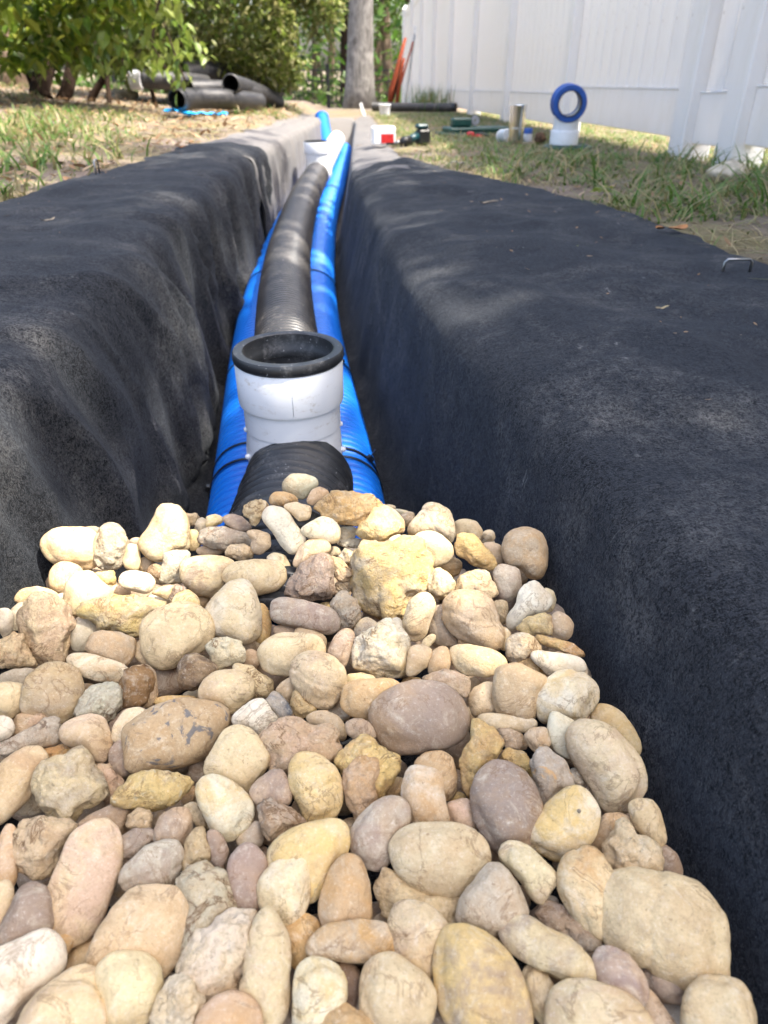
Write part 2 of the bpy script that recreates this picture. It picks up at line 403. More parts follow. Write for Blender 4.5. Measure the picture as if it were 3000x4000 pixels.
# ------------------------------------------------------------------ terrain with the trench cut into it
KY = np.array([-1.2, 0, .4, .6, .85, 1.15, 1.6, 2.1, 2.9, 3.3, 4.5, 5.7, 7.0, 8.2])
KV = np.array([  # left edge, left crest, left foot, right foot, right crest, right edge of the fabric
    [-1.0, -.335, -.31, .165, .245, .82], [-.95, -.335, -.31, .165, .245, .82], [-.90, -.325, -.30, .18, .235, .79], [-.87, -.32, -.29, .175, .215, .76],
    [-.84, -.318, -.28, .09, .14, .72], [-.80, -.315, -.272, .068, .112, .675], [-.72, -.318, -.275, .03, .095, .63], [-.64, -.305, -.285, .005, .075, .575],
    [-.56, -.29, -.285, -.01, .05, .34], [-.50, -.27, -.265, -.005, .05, .245], [-.40, -.22, -.21, .05, .08, .26], [-.36, -.17, -.16, .08, .11, .30],
    [-.33, -.15, -.14, .12, .15, .32], [-.30, -.14, -.13, .14, .17, .33]])
def keys(y):
    y = np.asarray(y, float)
    acc = 0
    for d, w in ((-.22, .15), (-.11, .22), (0, .26), (.11, .22), (.22, .15)):
        acc = acc + w * np.stack([np.interp(y + d, KY, KV[:, k]) for k in range(6)], -1)
    return acc
def gz(x, y):
    x, y = np.broadcast_arrays(np.asarray(x, float), np.asarray(y, float))
    z = -.02 * np.clip(y - 1.5, 0, 14) - .034 * np.clip(y - 12, 0, 10)
    left = smooth(-.20, -.48, x)
    z = z + left * (.045 + .012 * np.clip(y - 1.5, 0, 4)) + .085 * np.clip(-x - .95, 0, 3.5) * smooth(1.0, 3.0, y) * smooth(16, 9, y)
    z = z + .010 * n2(x * 2.3, y * 2.3, 3, 3) * smooth(.30, .8, np.abs(x))
    return z
def fz(y): return -.32 - .010 * np.clip(np.asarray(y, float) - 2, 0, 6)
def trench_end(y): return smooth(7.2, 7.75, y)
def ground_z(x, y):
    x, y = np.broadcast_arrays(np.asarray(x, float), np.asarray(y, float))
    K = keys(y); g = gz(x, y)
    inside = smooth(-.03, .03, np.minimum(x - K[..., 0], K[..., 5] - x)) * (1 - smooth(7.9, 8.1, y))
    g = g - .022 * inside
    a, b, c, d = K[..., 1] - .07, K[..., 2] - .035, K[..., 3] + .035, K[..., 4] + .10
    t = np.where(x < b, np.clip((x - a) / (b - a), 0, 1), np.where(x > c, np.clip((d - x) / (d - c), 0, 1), 1.0))
    e = 1 - trench_end(y - .05)
    return g + (fz(y) - .04 - g) * t * e
def gp(u, v, lift=0.0):
    """where the ray through photo pixel (u, v) meets the open ground"""
    z = 0.0
    for _ in range(12):
        p = on_z(u, v, z); z = .5 * z + .5 * float(gz(p[0], p[1]))
    p = on_z(u, v, z); return Vector((p[0], p[1], float(gz(p[0], p[1])) + lift))

xs = np.unique(np.concatenate([-np.geomspace(1.3, 160, 46), np.arange(-1.3, -.5, .05), np.arange(-.5, .42, .014), np.arange(.42, 1.9, .05), np.geomspace(1.9, 160, 44)]))
ys = np.unique(np.concatenate([-np.geomspace(1.0, 60, 16), np.arange(-1.0, 3.5, .045), np.arange(3.5, 8.6, .06), np.geomspace(8.6, 420, 60)]))
X, Y = np.meshgrid(xs, ys)
Z = ground_z(X, Y) + (.006 * n2(X * 14, Y * 14, 11, 3)) * smooth(.4, .6, np.abs(X)) * (np.abs(X) < 6)
nx, ny = len(xs), len(ys)
i, j = np.meshgrid(np.arange(nx - 1), np.arange(ny - 1)); q = (j * nx + i).ravel()
kind(link('ground', mesh_np('ground', np.stack([X, Y, Z], 2).reshape(-1, 3), np.stack([q, q + 1, q + nx + 1, q + nx], 1), M['ground'])), 'structure')

# ------------------------------------------------------------------ landscape fabric lining the trench
SEG = [(14, 0), (14, 1), (10, 2), (34, 3), (22, 4), (34, 5), (12, 6), (26, 7)]
def fabric_sheet(y0, y1, dy, lift, amp, seed, inset=0.0):
    yy = np.arange(y0, y1 + dy / 2, dy); K = keys(yy); e = trench_end(yy)
    le, lc, lf, rf, rc, re = [K[:, k] for k in range(6)]
    le = le + .026 * n2(yy * 4.5, yy * 0, seed, 3) + .010 * n2(yy * 26, yy * 0 + 2, seed, 2) + inset; re = re + .020 * n2(yy * 4.0, yy * 0 + 5, seed, 3) + .009 * n2(yy * 24, yy * 0 + 8, seed, 2) - inset
    zl = gz(lc - .16, yy); zr = gz(rc + .14, yy); f = fz(yy); f = f + (np.minimum(zl, zr) - f) * e
    mixz = lambda g: g
    pts = [(le, gz(le, yy)), (le * .5 + (lc - .10) * .5, gz(le * .5 + lc * .5 - .05, yy) + .004), (lc - .10, zl + .004), (lc, zl - .015 + (0 * e)), (lf, f), (rf, f), (rc, zr - .02), (rc + .11, zr), (re, gz(re, yy))]
    cols_x, cols_z = [], []
    for n, a in SEG:
        t = np.linspace(0, 1, n, endpoint=False)
        (xa, za), (xb, zb) = pts[a], pts[a + 1]
        cols_x.append(xa[:, None] + (xb - xa)[:, None] * t); cols_z.append(za[:, None] + (zb - za)[:, None] * t)
    cols_x.append(pts[-1][0][:, None]); cols_z.append(pts[-1][1][:, None])
    XX = np.concatenate(cols_x, 1); ZZ = np.concatenate(cols_z, 1); m = XX.shape[1]
    ker = np.exp(-.5 * (np.arange(-7, 8) / 2.2) ** 2); ker /= ker.sum()
    def sm(A):
        P = np.pad(A, ((0, 0), (7, 7)), mode='reflect', reflect_type='odd'); return sum(ker[k] * P[:, k:k + m] for k in range(15))
    XX, ZZ = sm(XX), sm(ZZ)
    YY = np.repeat(yy[:, None], m, 1)
    # normals of the smooth drape (in section)
    tx = np.gradient(XX, axis=1); tz = np.gradient(ZZ, axis=1); L = np.hypot(tx, tz) + 1e-9; nX, nZ = -tz / L, tx / L
    s = np.linspace(0, 1, m)[None, :].repeat(len(yy), 0)
    c1, c2, c3, c4 = [sum(k for k, _ in SEG[:a]) / (m - 1) for a in (3, 4, 5, 6)]
    wl = smooth(c1 - .10, c1 + .06, s) * smooth(c2 + .02, c2 - .03, s)          # left wall
    wr = smooth(c3 - .02, c3 + .05, s) * smooth(c4 + .10, c4 - .03, s)          # right wall
    top = 1 - smooth(c1 - .1, c1, s) * smooth(c4 + .1, c4, s)
    warp = .16 * n2(YY * 2.2, s * 3, seed + 3, 2)
    fold = n2((YY + warp * .6) * 10, s * 2.2, seed + 1, 2); fold = np.sign(fold) * np.abs(fold) ** .8
    crease = 1 - np.abs(n2((YY + warp) * 6.5, s * 3.4, seed + 2, 2)) * 2.2; crease = np.clip(crease, 0, 1) ** 3
    grow = .5 + .8 * smooth(c1 - .05, c2, s)
    c2_ = np.clip(1 - np.abs(n2((YY + warp * .8) * 11, s * 2.0, seed + 12, 2)) * 2.6, 0, 1) ** 2.5
    d = wl * amp * (.032 * fold * grow + .020 * crease + .019 * c2_ * grow) + wr * amp * (.009 * n2((YY + warp * .5) * 6, s * 3, seed + 7, 2) + .004 * fold)
    d = d + top * (.011 * n2(XX * 6, YY * 6, seed + 4, 3) + .005 * np.clip(1 - 3 * np.abs(n2(XX * 5 + YY * 2, YY * 4, seed + 5, 2)), 0, 1)) * smooth(0, .05, s) * smooth(1, .96, s)
    # broad humps of the right-hand shoulder
    d = d + smooth(c4 - .02, c4 + .05, s) * smooth(1, .90, s) * .016 * n2(XX * 3.6, YY * 3.6, seed + 9, 2)
    d = d + .0012 * n2(XX * 40 + ZZ * 30, YY * 40, seed + 6, 2)
    XX = XX + nX * (d + lift); ZZ = ZZ + nZ * (d + lift)
    # slight torn waviness of the two cut ends
    ed = .035 * n2(s * 9, s * 0 + 1.5, seed + 8, 3); t0 = smooth(.2, 0, (YY - y0)); t1 = smooth(y1 - .2, y1, YY)
    YY = YY + ed * (t0 + t1)
    V = np.stack([XX, YY, ZZ], 2).reshape(-1, 3); n = len(yy)
    a, b = np.meshgrid(np.arange(m - 1), np.arange(n - 1)); q = (b * m + a).ravel()
    return V, np.stack([q, q + 1, q + m + 1, q + m], 1)
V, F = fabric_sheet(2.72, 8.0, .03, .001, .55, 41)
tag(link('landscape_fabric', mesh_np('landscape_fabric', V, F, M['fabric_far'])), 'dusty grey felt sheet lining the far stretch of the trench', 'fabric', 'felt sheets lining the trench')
V, F = fabric_sheet(-.9, 3.02, .0125, .007, 1.0, 23)
near_sheet = tag(link('landscape_fabric', mesh_np('landscape_fabric', V, F, M['fabric'])), 'black felt sheet draped over both banks of the trench beside the stones', 'fabric', 'felt sheets lining the trench')

# ------------------------------------------------------------------ pipes in the trench
PY = np.array([.0, .45, .7, .865, 1.28, 1.6, 1.9, 2.65, 3.3, 4.0, 4.6, 5.9, 7.0])
PX = np.array([-.04, -.055, -.062, -.070, -.108, -.130, -.146, -.150, -.140, -.108, -.085, -.035, .0])
def pcx(y): return np.mean([np.interp(np.asarray(y, float) + d, PY, PX) for d in (-.3, -.2, -.1, 0, .1, .2, .3)], axis=0) 
def corr_tube(P, r0, depth, pitch, n=30, per=6, flat=.6, r_fn=None):
    """corrugated pipe swept along P, with thickness at its ends"""
    P = np.asarray(P, float); s = np.concatenate([[0], np.cumsum(np.linalg.norm(np.diff(P, axis=0), axis=1))])
    k = int(s[-1] / pitch * per) + 1; t = np.linspace(0, s[-1], k)
    Q = np.stack([np.interp(t, s, P[:, c]) for c in range(3)], 1)
    w = np.abs(np.sin(math.pi * t / pitch)); r = r0 - depth * (1 - np.clip(w * 1.45, 0, 1) ** .75)
    if r_fn is not None: r = r_fn(t, r)
    ri = r0 - depth - .003
    Q = np.concatenate([[Q[0] - (Q[1] - Q[0]) * .15], Q, [Q[-1] - (Q[-2] - Q[-1]) * .15]]); r = np.concatenate([[ri], r, [ri]])
    mb = MB(); mb.tube(Q, r, n, False)
    inner = np.linspace(0, 1, 8); J = np.stack([np.interp(inner * s[-1] + 1e-4, s, P[:, c]) for c in range(3)], 1)
    T = MB().tube(J, ri, n, False); mb.add(T.V[0], T.F[0][:, ::-1])
    return mb
def run(y0, y1, dx, dz, step=.02):
    y = np.arange(y0, y1, step); return np.stack([pcx(y) + dx, y, fz(y) + dz], 1)
pl = run(.56, 6.7, -.0635, .066); t = np.linspace(0, 1, 14)[1:]
e0 = pl[-1]; pl = np.concatenate([pl, np.stack([e0[0] - .07 * t, e0[1] + .62 * t, e0[2] + .21 * t ** 2], 1)])
BG = 'blue corrugated pipes along the trench floor'
tag(link('corrugated_pipe', corr_tube(pl, .0618, .0105, .0182, 32, 10).mesh('blue_pipe', M['blue_pipe'])), 'blue corrugated pipe hugging the folded cloth wall of the trench', 'pipe', BG)
tag(link('corrugated_pipe', corr_tube(run(.56, 6.6, .0635, .066), .0618, .0105, .0182, 32, 10).mesh('blue_pipe', M['blue_pipe'])), 'blue corrugated pipe beside the smooth cloth wall, with a tie head on top', 'pipe', BG)
tag(link('corrugated_pipe', corr_tube(run(.895, 3.90, 0, .166), .0605, .0062, .0160).mesh('black_pipe', M['black_pipe'])), 'dusty black corrugated pipe lying on the two blue pipes between the white tees', 'pipe')
TX, TY, TZ = -.0665, .813, -.154
y = np.arange(.50, .7851, .01); near = np.stack([TX + .006 - (.785 - y) * .05, y, np.full(len(y), TZ - .004) - .16 * np.clip(.62 - y, 0, 1)], 1)
def coupler(t, r):
    tt = near_len - t
    o = .0668 + 0 * t
    o = o + .030 * np.clip(tt, 0, .16)
    o = np.where(tt < .006, .0640 + tt * .45, o)
    for c, w, d in ((.030, .0035, .004), (.050, .004, .006), (.058, .003, -.001), (.066, .004, .006), (.082, .004, .007), (.098, .004, .007), (.114, .004, .007), (.130, .004, .007), (.146, .004, .007)):
        o = o - d * np.exp(-((tt - c) / w) ** 2)
    return np.where(tt > .165, r, o)
near_len = float(np.linalg.norm(np.diff(near, axis=0), axis=1).sum())
tag(link('pipe_coupling', corr_tube(near, .0618, .0072, .0168, 44, 14, .6, coupler).mesh('black_coupling', M['rubber'])), 'dusty ribbed black coupling between the white tee and the stones', 'coupling')

def white_tee(loc, rz, label, full=True):
    t = thing('pipe_tee', label, 'pipe tee', loc, (0, 0, rz))
    MY = Matrix.Rotation(R(-90), 4, 'X')
    b = MB(); b.lathe([(.0545, -.060), (.0590, -.060), (.0595, -.050), (.0595, -.045), (.0595, -.041), (.0600, .041), (.0640, .045), (.0640, .082), (.0575, .082), (.0545, -.060)], 48, MY)
    b.obj('run', M['pvc_inner'], t, auto=40)
    b = MB(); b.lathe([(.0602, .0), (.0592, .040), (.0580, .052), (.0572, .062), (.0568, .072), (.0570, .088), (.0585, .0905), (.0628, .0925), (.0636, .096), (.0638, .1405), (.0625, .1425), (.0590, .1425), (.0588, .06)], 64)
    b.obj('riser', M['pvc'], t, auto=35)
    if full:
        b = MB(); b.lathe([(.0585, .139), (.0628, .1432), (.0648, .1452), (.0655, .1485), (.0652, .1535), (.0636, .1562), (.0556, .1572), (.0532, .1556), (.0528, .150), (.0515, .1385), (.0505, .1375), (.0505, .128), (.0520, .127), (.0520, .108), (.0505, .106), (.0505, .04), (.048, .03)], 72)
        b.obj('rubber_ring', M['rubber'], t, auto=50)
        s = MB(); s.box((0, -.0566, .080), (.0006, .0008, .016)); s.box((0, -.0634, .1185), (.0006, .0010, .043)); s.obj('mould_seam', M['pvc_inner'], t)
        for a, z in ((186, .058), (-3, .056), (196, .026), (-14, .026)):
            s = MB(); s.lathe([(.0001, .0055), (.0022, .0050), (.0034, .003), (.0036, 0)], 12, Matrix.Rotation(R(a), 4, 'Z') @ Matrix.Translation((.0560 + (.0035 if z < .04 else 0), 0, z)) @ Matrix.Rotation(R(90), 4, 'Y'))
            s.obj('screw_head', M['whitepl'], t)
    else:
        b = MB(); b.lathe([(.0590, .1415), (.0615, .146), (.0600, .1475), (.050, .1475), (.049, .12), (.049, .05)], 40); b.obj('rubber_ring', M['rubber'], t, auto=50)
    return t
white_tee((TX, TY, TZ), R(5.5), 'white pipe tee with a black rubber ring on its upright opening')
white_tee((float(pcx(3.98)), 3.98, float(fz(3.98)) + .168), R(-6), 'sunlit white pipe tee where the black pipe ends', False)
y = np.linspace(4.07, 5.75, 20)
tube = MB(); tube.tube(np.stack([pcx(y) + .03 * (y - 4.07) / 1.7, y, fz(y) + .170 + .02 * (y - 4.07)], 1), .057, 28, False)
tube.tube(np.stack([pcx(y) + .03 * (y - 4.07) / 1.7, y, fz(y) + .170 + .02 * (y - 4.07)], 1)[::-1], .052, 28, False)
tag(tube.obj('drain_pipe', M['pvc']), 'smooth white pipe length lying on the blue pipes beyond the sunlit tee', 'pipe')

def cable_tie(y0, head_a, label, head_right=True, skew=0.0):
    """a flat tie looped round both blue pipes; head_a: angle of its head on the pipe's outside"""
    cx, cz = float(pcx(y0)), float(fz(y0)) + .066; r = .0632; h = .0635
    P, N = [], []
    for a in np.linspace(-90, 90, 25): P.append((cx + h + r * math.cos(R(a)), y0 - skew, cz + r * math.sin(R(a)))); N.append((math.cos(R(a)), 0, math.sin(R(a))))
    for a in np.linspace(90, 270, 25): P.append((cx - h + r * math.cos(R(a)), y0 + skew, cz + r * math.sin(R(a)))); N.append((math.cos(R(a)), 0, math.sin(R(a))))
    P = np.array(P); N = np.array(N); n = len(P); Yv = np.array([0, 1, 0]) * .0026
    V = np.stack([P - Yv, P + Yv, P + Yv + N * .0014, P - Yv + N * .0014], 1).reshape(-1, 3)
    i = (np.arange(n) * 4)[:, None]; k = np.arange(4)[None, :]; nx_ = (((np.arange(n) + 1) % n) * 4)[:, None]
    F = np.stack([i + k, i + (k + 1) % 4, nx_ + (k + 1) % 4, nx_ + k], 2).reshape(-1, 4)
    o = tag(link('cable_tie', mesh_np('cable_tie', V, F, M['tie'], False)), label, 'cable tie', 'black cable ties round the blue pipes')
    sg = 1 if head_right else -1
    c = Vector((cx + sg * (h + (r + .003) * math.cos(R(head_a))), y0 - sg * skew, cz + (r + .003) * math.sin(R(head_a))))
    Mh = Matrix.Translation(c) @ Matrix.Rotation(-sg * R(head_a) if sg > 0 else R(head_a), 4, 'Y')
    b = MB(); b.box((0, 0, -.004), (.006, .0075, .0022), Mh, .0005); b.box((0, 0, .004), (.006, .0075, .0022), Mh, .0005); b.box((0, -.003, 0), (.006, .0016, .0065), Mh); b.box((0, .003, 0), (.006, .0016, .0065), Mh)
    b.box((.009 * 1, 0, .001), (.014, .0036, .0014), Mh @ Matrix.Rotation(R(-15 * sg), 4, 'Y'))
    h_ = b.obj('tie_head', M['tie'], None, False); h_.parent = o
cable_tie(.945, 42, 'black cable tie round the blue pipes with its head beside the tee foot', True, .012)
cable_tie(.905, 15, 'black cable tie on the blue pipes with its head low beside the folded cloth wall', False)
cable_tie(1.33, 52, 'black cable tie round the blue pipes with its head behind the rubber ring', True)
cable_tie(2.02, 100, 'black cable tie further along, its head upright on top of the blue pipe', True)

# ------------------------------------------------------------------ white vinyl fence along the right
FX = 1.45; PYS = [-.9, .9, 2.80, 3.22] + [3.22 + 1.8 * k for k in range(1, 9)]
FENCE = 'sections of the white vinyl fence'
def fence_bot(y): return float(gz(FX, y))
fence = thing('vinyl_fence', 'white vinyl privacy fence of posts, boards and deep bottom rails', 'fence', (FX, 0, 0))
post_me = {}
def fpost(y):
    z = fence_bot(y); b = MB(); b.box((0, 0, .80), (.127, .127, 1.90), None, .007)
    o = b.obj('post', M['vinyl'], fence, False); o.location = (0, y, z)
    c = MB(); c.box((0, 0, 1.765), (.15, .15, .03), None, .008); c.lathe([(.085, 1.78), (.03, 1.83), (.0005, 1.84)], 4, Matrix.Rotation(R(45), 4, 'Z'))
    k = c.obj('post_cap', M['vinyl'], o, False)
board_me = None
def panel(y0, y1, gap=.055):
    z0 = fence_bot(y0) + gap; z1 = fence_bot(y1) + gap; a = y0 + .0645; b_ = y1 - .0645; L = b_ - a; zm = (z0 + z1) / 2
    pitch = (z1 - z0) / (y1 - y0)
    Mr = Matrix.Translation((0, (a + b_) / 2, zm)) @ Matrix.Rotation(math.atan(pitch), 4, 'X')
    b = MB(); b.box((0, 0, .088), (.046, L, .176), Mr, .004); b.box((-.0, 0, .1785), (.052, L, .007), Mr, .002); b.obj('bottom_rail', M['vinyl'], fence, False)
    b = MB(); b.box((0, 0, 1.66), (.046, L, .14), Mr, .004); b.obj('top_rail', M['vinyl'], fence, False)
    n = max(1, round(L / .152)); w = L / n
    me = board_mesh(w)
    for k in range(n):
        o = link('board', me, fence); yy_ = a + w * (k + .5); o.location = (0, yy_, zm + pitch * (yy_ - (a + b_) / 2) + .182)
_bm = {}
def board_mesh(w):
    key = round(w, 3)
    if key not in _bm:
        b = MB(); b.box((0, 0, .704), (.022, w - .009, 1.408), None, .004); b.box((0, w / 2 - .004, .704), (.010, .010, 1.40)); _bm[key] = b.mesh('board', M['vinyl'], False)
    return _bm[key]
for y in PYS: fpost(y)
for a, b_ in zip(PYS[:-1], PYS[1:]): panel(a, b_, .075 if b_ - a > .6 and a < 4 else (.06 if b_ - a < .6 else .04))

# ------------------------------------------------------------------ things standing along the fence and on the lip
def put(name, label, cat, u, v, rz=0, group=None, lift=0.0): return thing(name, label, cat, gp(u, v, lift), (0, 0, rz), group)
# white tee with blue rubber couplings, standing on a green lid
lid_p = gp(2215, 582)
t = thing('valve_lid_disc', 'dark green lid on the grass under the white tee with blue couplings', 'lid', lid_p, (0, 0, .3))
b = MB(); b.lathe([(.0001, .016), (.105, .016), (.112, .013), (.113, 0), (.0001, 0)], 36); b.obj('plate', M['green'], t, auto=40)
b = MB(); b.lathe([(.085, .0165), (.085, .020), (.095, .020), (.095, .0165)], 36); b.obj('rim', M['green'], t, auto=40)
t = thing('pipe_tee', 'white tee with blue rubber couplings standing upright by the fence', 'pipe tee', lid_p + Vector((-.02, 0, .0205)), (0, 0, R(-9)))
b = MB(); b.lathe([(.056, 0), (.0655, 0), (.0655, .052), (.064, .056), (.0585, .060), (.0575, .095), (.060, .118)], 48); b.obj('riser', M['pvc'], t, auto=40)
MY = Matrix.Translation((0, 0, .168)) @ Matrix.Rotation(R(91), 4, 'X')
b = MB(); b.lathe([(.052, -.05), (.0585, -.05), (.0585, .05), (.052, .05), (.052, -.05)], 48, MY); b.obj('run', M['pvc'], t, auto=40)
for s in (1, -1):
    b = MB(); b.lathe([(.0515, s * .022), (.064, s * .022), (.072, s * .030), (.0765, s * .042), (.0765, s * .058), (.072, s * .066), (.054, s * .066), (.0495, s * .060), (.0495, s * .04), (.0515, s * .022)], 48, MY); b.obj('rubber_coupling', M['blue_rubber'], t, auto=40)
b = MB(); b.lathe([(.0515, .03), (.0495, .03), (.0495, .072), (.0515, .072)], 40, MY); b.obj('inner_sleeve', M['rubber'], t, auto=40)
# steel tumbler
t = put('tumbler', 'brushed steel tumbler standing in the grass beside the tee with blue couplings', 'tumbler', 2012, 566)
b = MB(); b.lathe([(.0001, .001), (.030, .001), (.0325, .004), (.0345, .066), (.0352, .068)], 48); b.obj('lower_cup', M['steel'], t, auto=40)
b = MB(); b.lathe([(.0352, .068), (.0362, .070), (.0362, .075), (.0355, .077)], 48); b.obj('band', M['steel'], t, auto=60)
b = MB(); b.lathe([(.0355, .077), (.0415, .168), (.0418, .171), (.0405, .172), (.0395, .168), (.034, .02), (.0001, .015)], 48); b.obj('upper_cup', M['steel'], t, auto=40)
# green valve box lying on its side, disc on it
t = put('valve_box', 'flat dark green plastic box lying on the grass by the fence', 'box', 1858, 524, R(12))
b = MB(); b.box((0, 0, .022), (.40, .16, .038), None, .008); b.box((-.16, .0, .006), (.16, .20, .012), None, .004); b.obj('body', M['green'], t, False)
b = MB(); b.box((-.09, .03, .066), (.13, .06, .05), None, .010); b.obj('hump', M['green'], t, False)
b = MB(); b.box((.03, -.079, .030), (.36, .012, .012), None, .003); b.obj('flange', M['green'], t, False)
p = gp(1858, 524) + Vector((.0, .06, .041))
t = thing('grinding_disc', 'small grey disc standing on the green plastic box', 'disc', p, (0, 0, R(15)))
MX = Matrix.Translation((0, 0, .032)) @ Matrix.Rotation(R(80), 4, 'X')
b = MB(); b.lathe([(.006, -.004), (.029, -.004), (.031, -.001), (.031, .003), (.029, .005), (.006, .005), (.006, -.004)], 32, MX); b.obj('plate', M['grey'], t, auto=40)
b = MB(); b.lathe([(.0285, .0055), (.031, .0058), (.0318, 0), (.031, -.0045), (.0285, -.0045)], 32, MX); b.obj('tyre', M['blackpl'], t, auto=40)
# red cutter
t = put('pipe_cutter', 'red and black hand tool lying in front of the green box', 'tool', 1838, 540, R(-8))
b = MB(); b.tube([(-.022, 0, .016), (-.014, 0, .018), (.010, 0, .018), (.018, 0, .016)], [.012, .0165, .0165, .011], 14); b.obj('head', M['red'], t)
b = MB(); b.tube([(.014, 0, .014), (.045, -.004, .012), (.075, -.010, .010)], [.008, .009, .007], 10); b.obj('handle', M['red'], t)
b = MB(); b.tube([(.016, .008, .018), (.06, .016, .022), (.105, .012, .012), (.14, 0, .008)], [.006, .009, .009, .006], 10); b.obj('grip', M['blackpl'], t)
# clear pot, small can, clod
t = put('plastic_pot', 'clear round plastic pot lying between the red tool and the tumbler', 'pot', 1968, 556, R(20))
MX = Matrix.Translation((0, 0, .0305)) @ Matrix.Rotation(R(82), 4, 'X')
b = MB(); b.lathe([(.030, -.03), (.0305, 0), (.0305, .03), (.026, .034), (.0001, .034)], 28, MX); b.lathe([(.0275, -.03), (.0275, .025), (.0001, .028)], 28, MX); b.obj('body', M['glass'], t, auto=40)
b = MB(); b.lathe([(.0275, -.0305), (.0305, -.0305), (.0318, -.027), (.0318, -.021), (.0306, -.020)], 28, MX); b.obj('rim', M['whitepl'], t, auto=40)
t = put('drink_can', 'small blue and white can half hidden behind the tumbler', 'can', 2060, 553, 0)
b = MB(); b.lathe([(.0001, 0), (.020, 0), (.0225, .004), (.0225, .038)], 24); b.obj('base', M['whitepl'], t, auto=40)
b = MB(); b.lathe([(.0225, .038), (.0225, .058), (.018, .064), (.0001, .064)], 24); b.obj('shoulder', M['blue_rubber'], t, auto=40)
def lump(name, label, cat, p, r, mat, seed, sub=3, group=None, rot=0.0, amp=.25):
    V, F = ico(sub); d = 1 + amp * fbm(V * 1.6 + seed, seed, 4)
    return tag(link(name, mesh_np(name, V * d[:, None] * np.array(r), F, mat), None, p, (0, 0, rot)), label, cat, group)
def ico(sub):
    import bmesh
    bm = bmesh.new(); bmesh.ops.create_icosphere(bm, subdivisions=sub, radius=1.0)
    V = np.array([v.co[:] for v in bm.verts]); F = np.array([[v.index for v in f.verts] for f in bm.faces]); bm.free(); return V, F
lump('earth_clod', 'brown clod of earth between the tumbler and the tee with blue couplings', 'clod', gp(2108, 562) + Vector((0, 0, .022)), (.030, .03, .032), M['dirt'], 5)
lump('fence_rock', 'pale rock in the grass at the foot of the fence post', 'rock', gp(2862, 706) + Vector((0, .03, .018)), (.062, .045, .036), M['limestone'], 9, 4, None, .2, .20)
# white carton with a red print, on the cloth
p = gp(1497, 572, .008)
t = thing('paint_carton', 'white carton with a red patch lying on the cloth edge', 'carton', p, (0, 0, R(6)))
b = MB(); b.box((0, 0, .041), (.112, .075, .080), None, .006); b.obj('body', M['whitepl'], t, False)
b = MB(); b.box((.015, -.0382, .029), (.062, .0015, .040)); b.obj('red_print', M['red'], t, False)
b = MB(); b.box((.032, -.0386, .007), (.048, .0018, .010)); b.obj('black_print', M['blackpl'], t, False)
# drill driver
t = put('cordless_drill', 'dark teal cordless drill lying beside the white carton', 'drill', 1630, 570, R(20))
b = MB(); b.box((.030, 0, .040), (.072, .052, .078), None, .014); b.obj('battery', M['blackpl'], t, False)
b = MB(); b.box((.022, 0, .086), (.060, .045, .020), None, .007); b.obj('battery_clip', M['teal'], t, False)
b = MB(); b.tube([(.0, 0, .045), (-.03, -.004, .034), (-.055, -.006, .024)], [.021, .019, .020], 14); b.obj('handle', M['teal'], t)
b = MB(); b.tube([(-.045, -.012, .024), (-.085, -.012, .022), (-.10, -.012, .020)], [.024, .023, .014], 16); b.obj('motor_housing', M['blackpl'], t)
b = MB(); b.tube([(-.10, -.012, .020), (-.125, -.012, .019)], [.011, .009], 12); b.obj('chuck', M['wire'], t)
# staples
def staple(u, v, rz, label, w=.034, h=.010, lift=.012, tilt=0.0):
    p = gp(u, v, lift); P = [(-w / 2, 0, -.02), (-w / 2, 0, h - .004), (-w / 2 + .004, 0, h), (w / 2 - .004, 0, h), (w / 2, 0, h - .004), (w / 2, 0, -.02)]
    b = MB(); b.tube(P, .0021, 8); o = b.obj('fabric_staple', M['wire'], None, True, None, p, (tilt, 0, rz)); tag(o, label, 'staple', 'wire staples pinning the felt')
staple(2872, 1075, R(-4), 'bright wire staple at the cloth edge beside the bare soil', .042, .012)
staple(386, 695, R(80), 'wire staple standing up in the cloth on the bank by the lawn', .02, .030)
staple(1775, 648, R(38), 'first of two thin wire staples lying on the cloth by the grass', .030, .006, .012, R(60))
staple(1800, 652, R(40), 'second of two thin wire staples, closer to the lawn edge', .030, .006, .012, R(60))
# small litter that can be told apart on the cloth
def bit(name, label, cat, u, v, L, Wd, mat, rz, z=None, seed=0):
    p = gp(u, v, .014) if z is None else Vector(on_z(u, v, z))
    n = 9; t = np.linspace(-1, 1, n); w = Wd / 2 * np.sqrt(np.clip(1 - t ** 2, .02, 1)) * (1 + .25 * noise3(np.stack([t * 3, t * 0 + seed, t * 0], 1)))
    zc = .12 * L * t ** 2 + .05 * L * noise3(np.stack([t * 2, t * 0 + seed, t * 0 + 3], 1))
    V = np.concatenate([np.stack([t * L / 2, -w, zc + .15 * w], 1), np.stack([t * L / 2, 0 * w, zc], 1), np.stack([t * L / 2, w, zc + .15 * w], 1)]); V = np.concatenate([V, V - [0, 0, .0012]])
    k = np.arange(n - 1); F = [np.stack([k, k + 1, k + n + 1, k + n], 1), np.stack([k + n, k + n + 1, k + 2 * n + 1, k + 2 * n], 1)]; F += [f[:, ::-1] + 3 * n for f in F]
    o = link(name, mesh_np(name, V, F, mat), None, p, (0, 0, rz)); return tag(o, label, cat)
bit('dead_leaf', 'orange dead leaf on the soil at the cloth edge', 'leaf', 2640, 925, .050, .022, M['dead_leaf'], .5, None, 1)
bit('dead_leaf', 'curled orange leaf scrap further along the cloth edge', 'leaf', 2572, 920, .024, .014, M['dead_leaf'], 1.5, None, 2)
bit('wood_chip', 'pale brown chip of bark on the black cloth', 'chip', 1905, 815, .050, .010, M['bark_chip'], .1, None, 3)
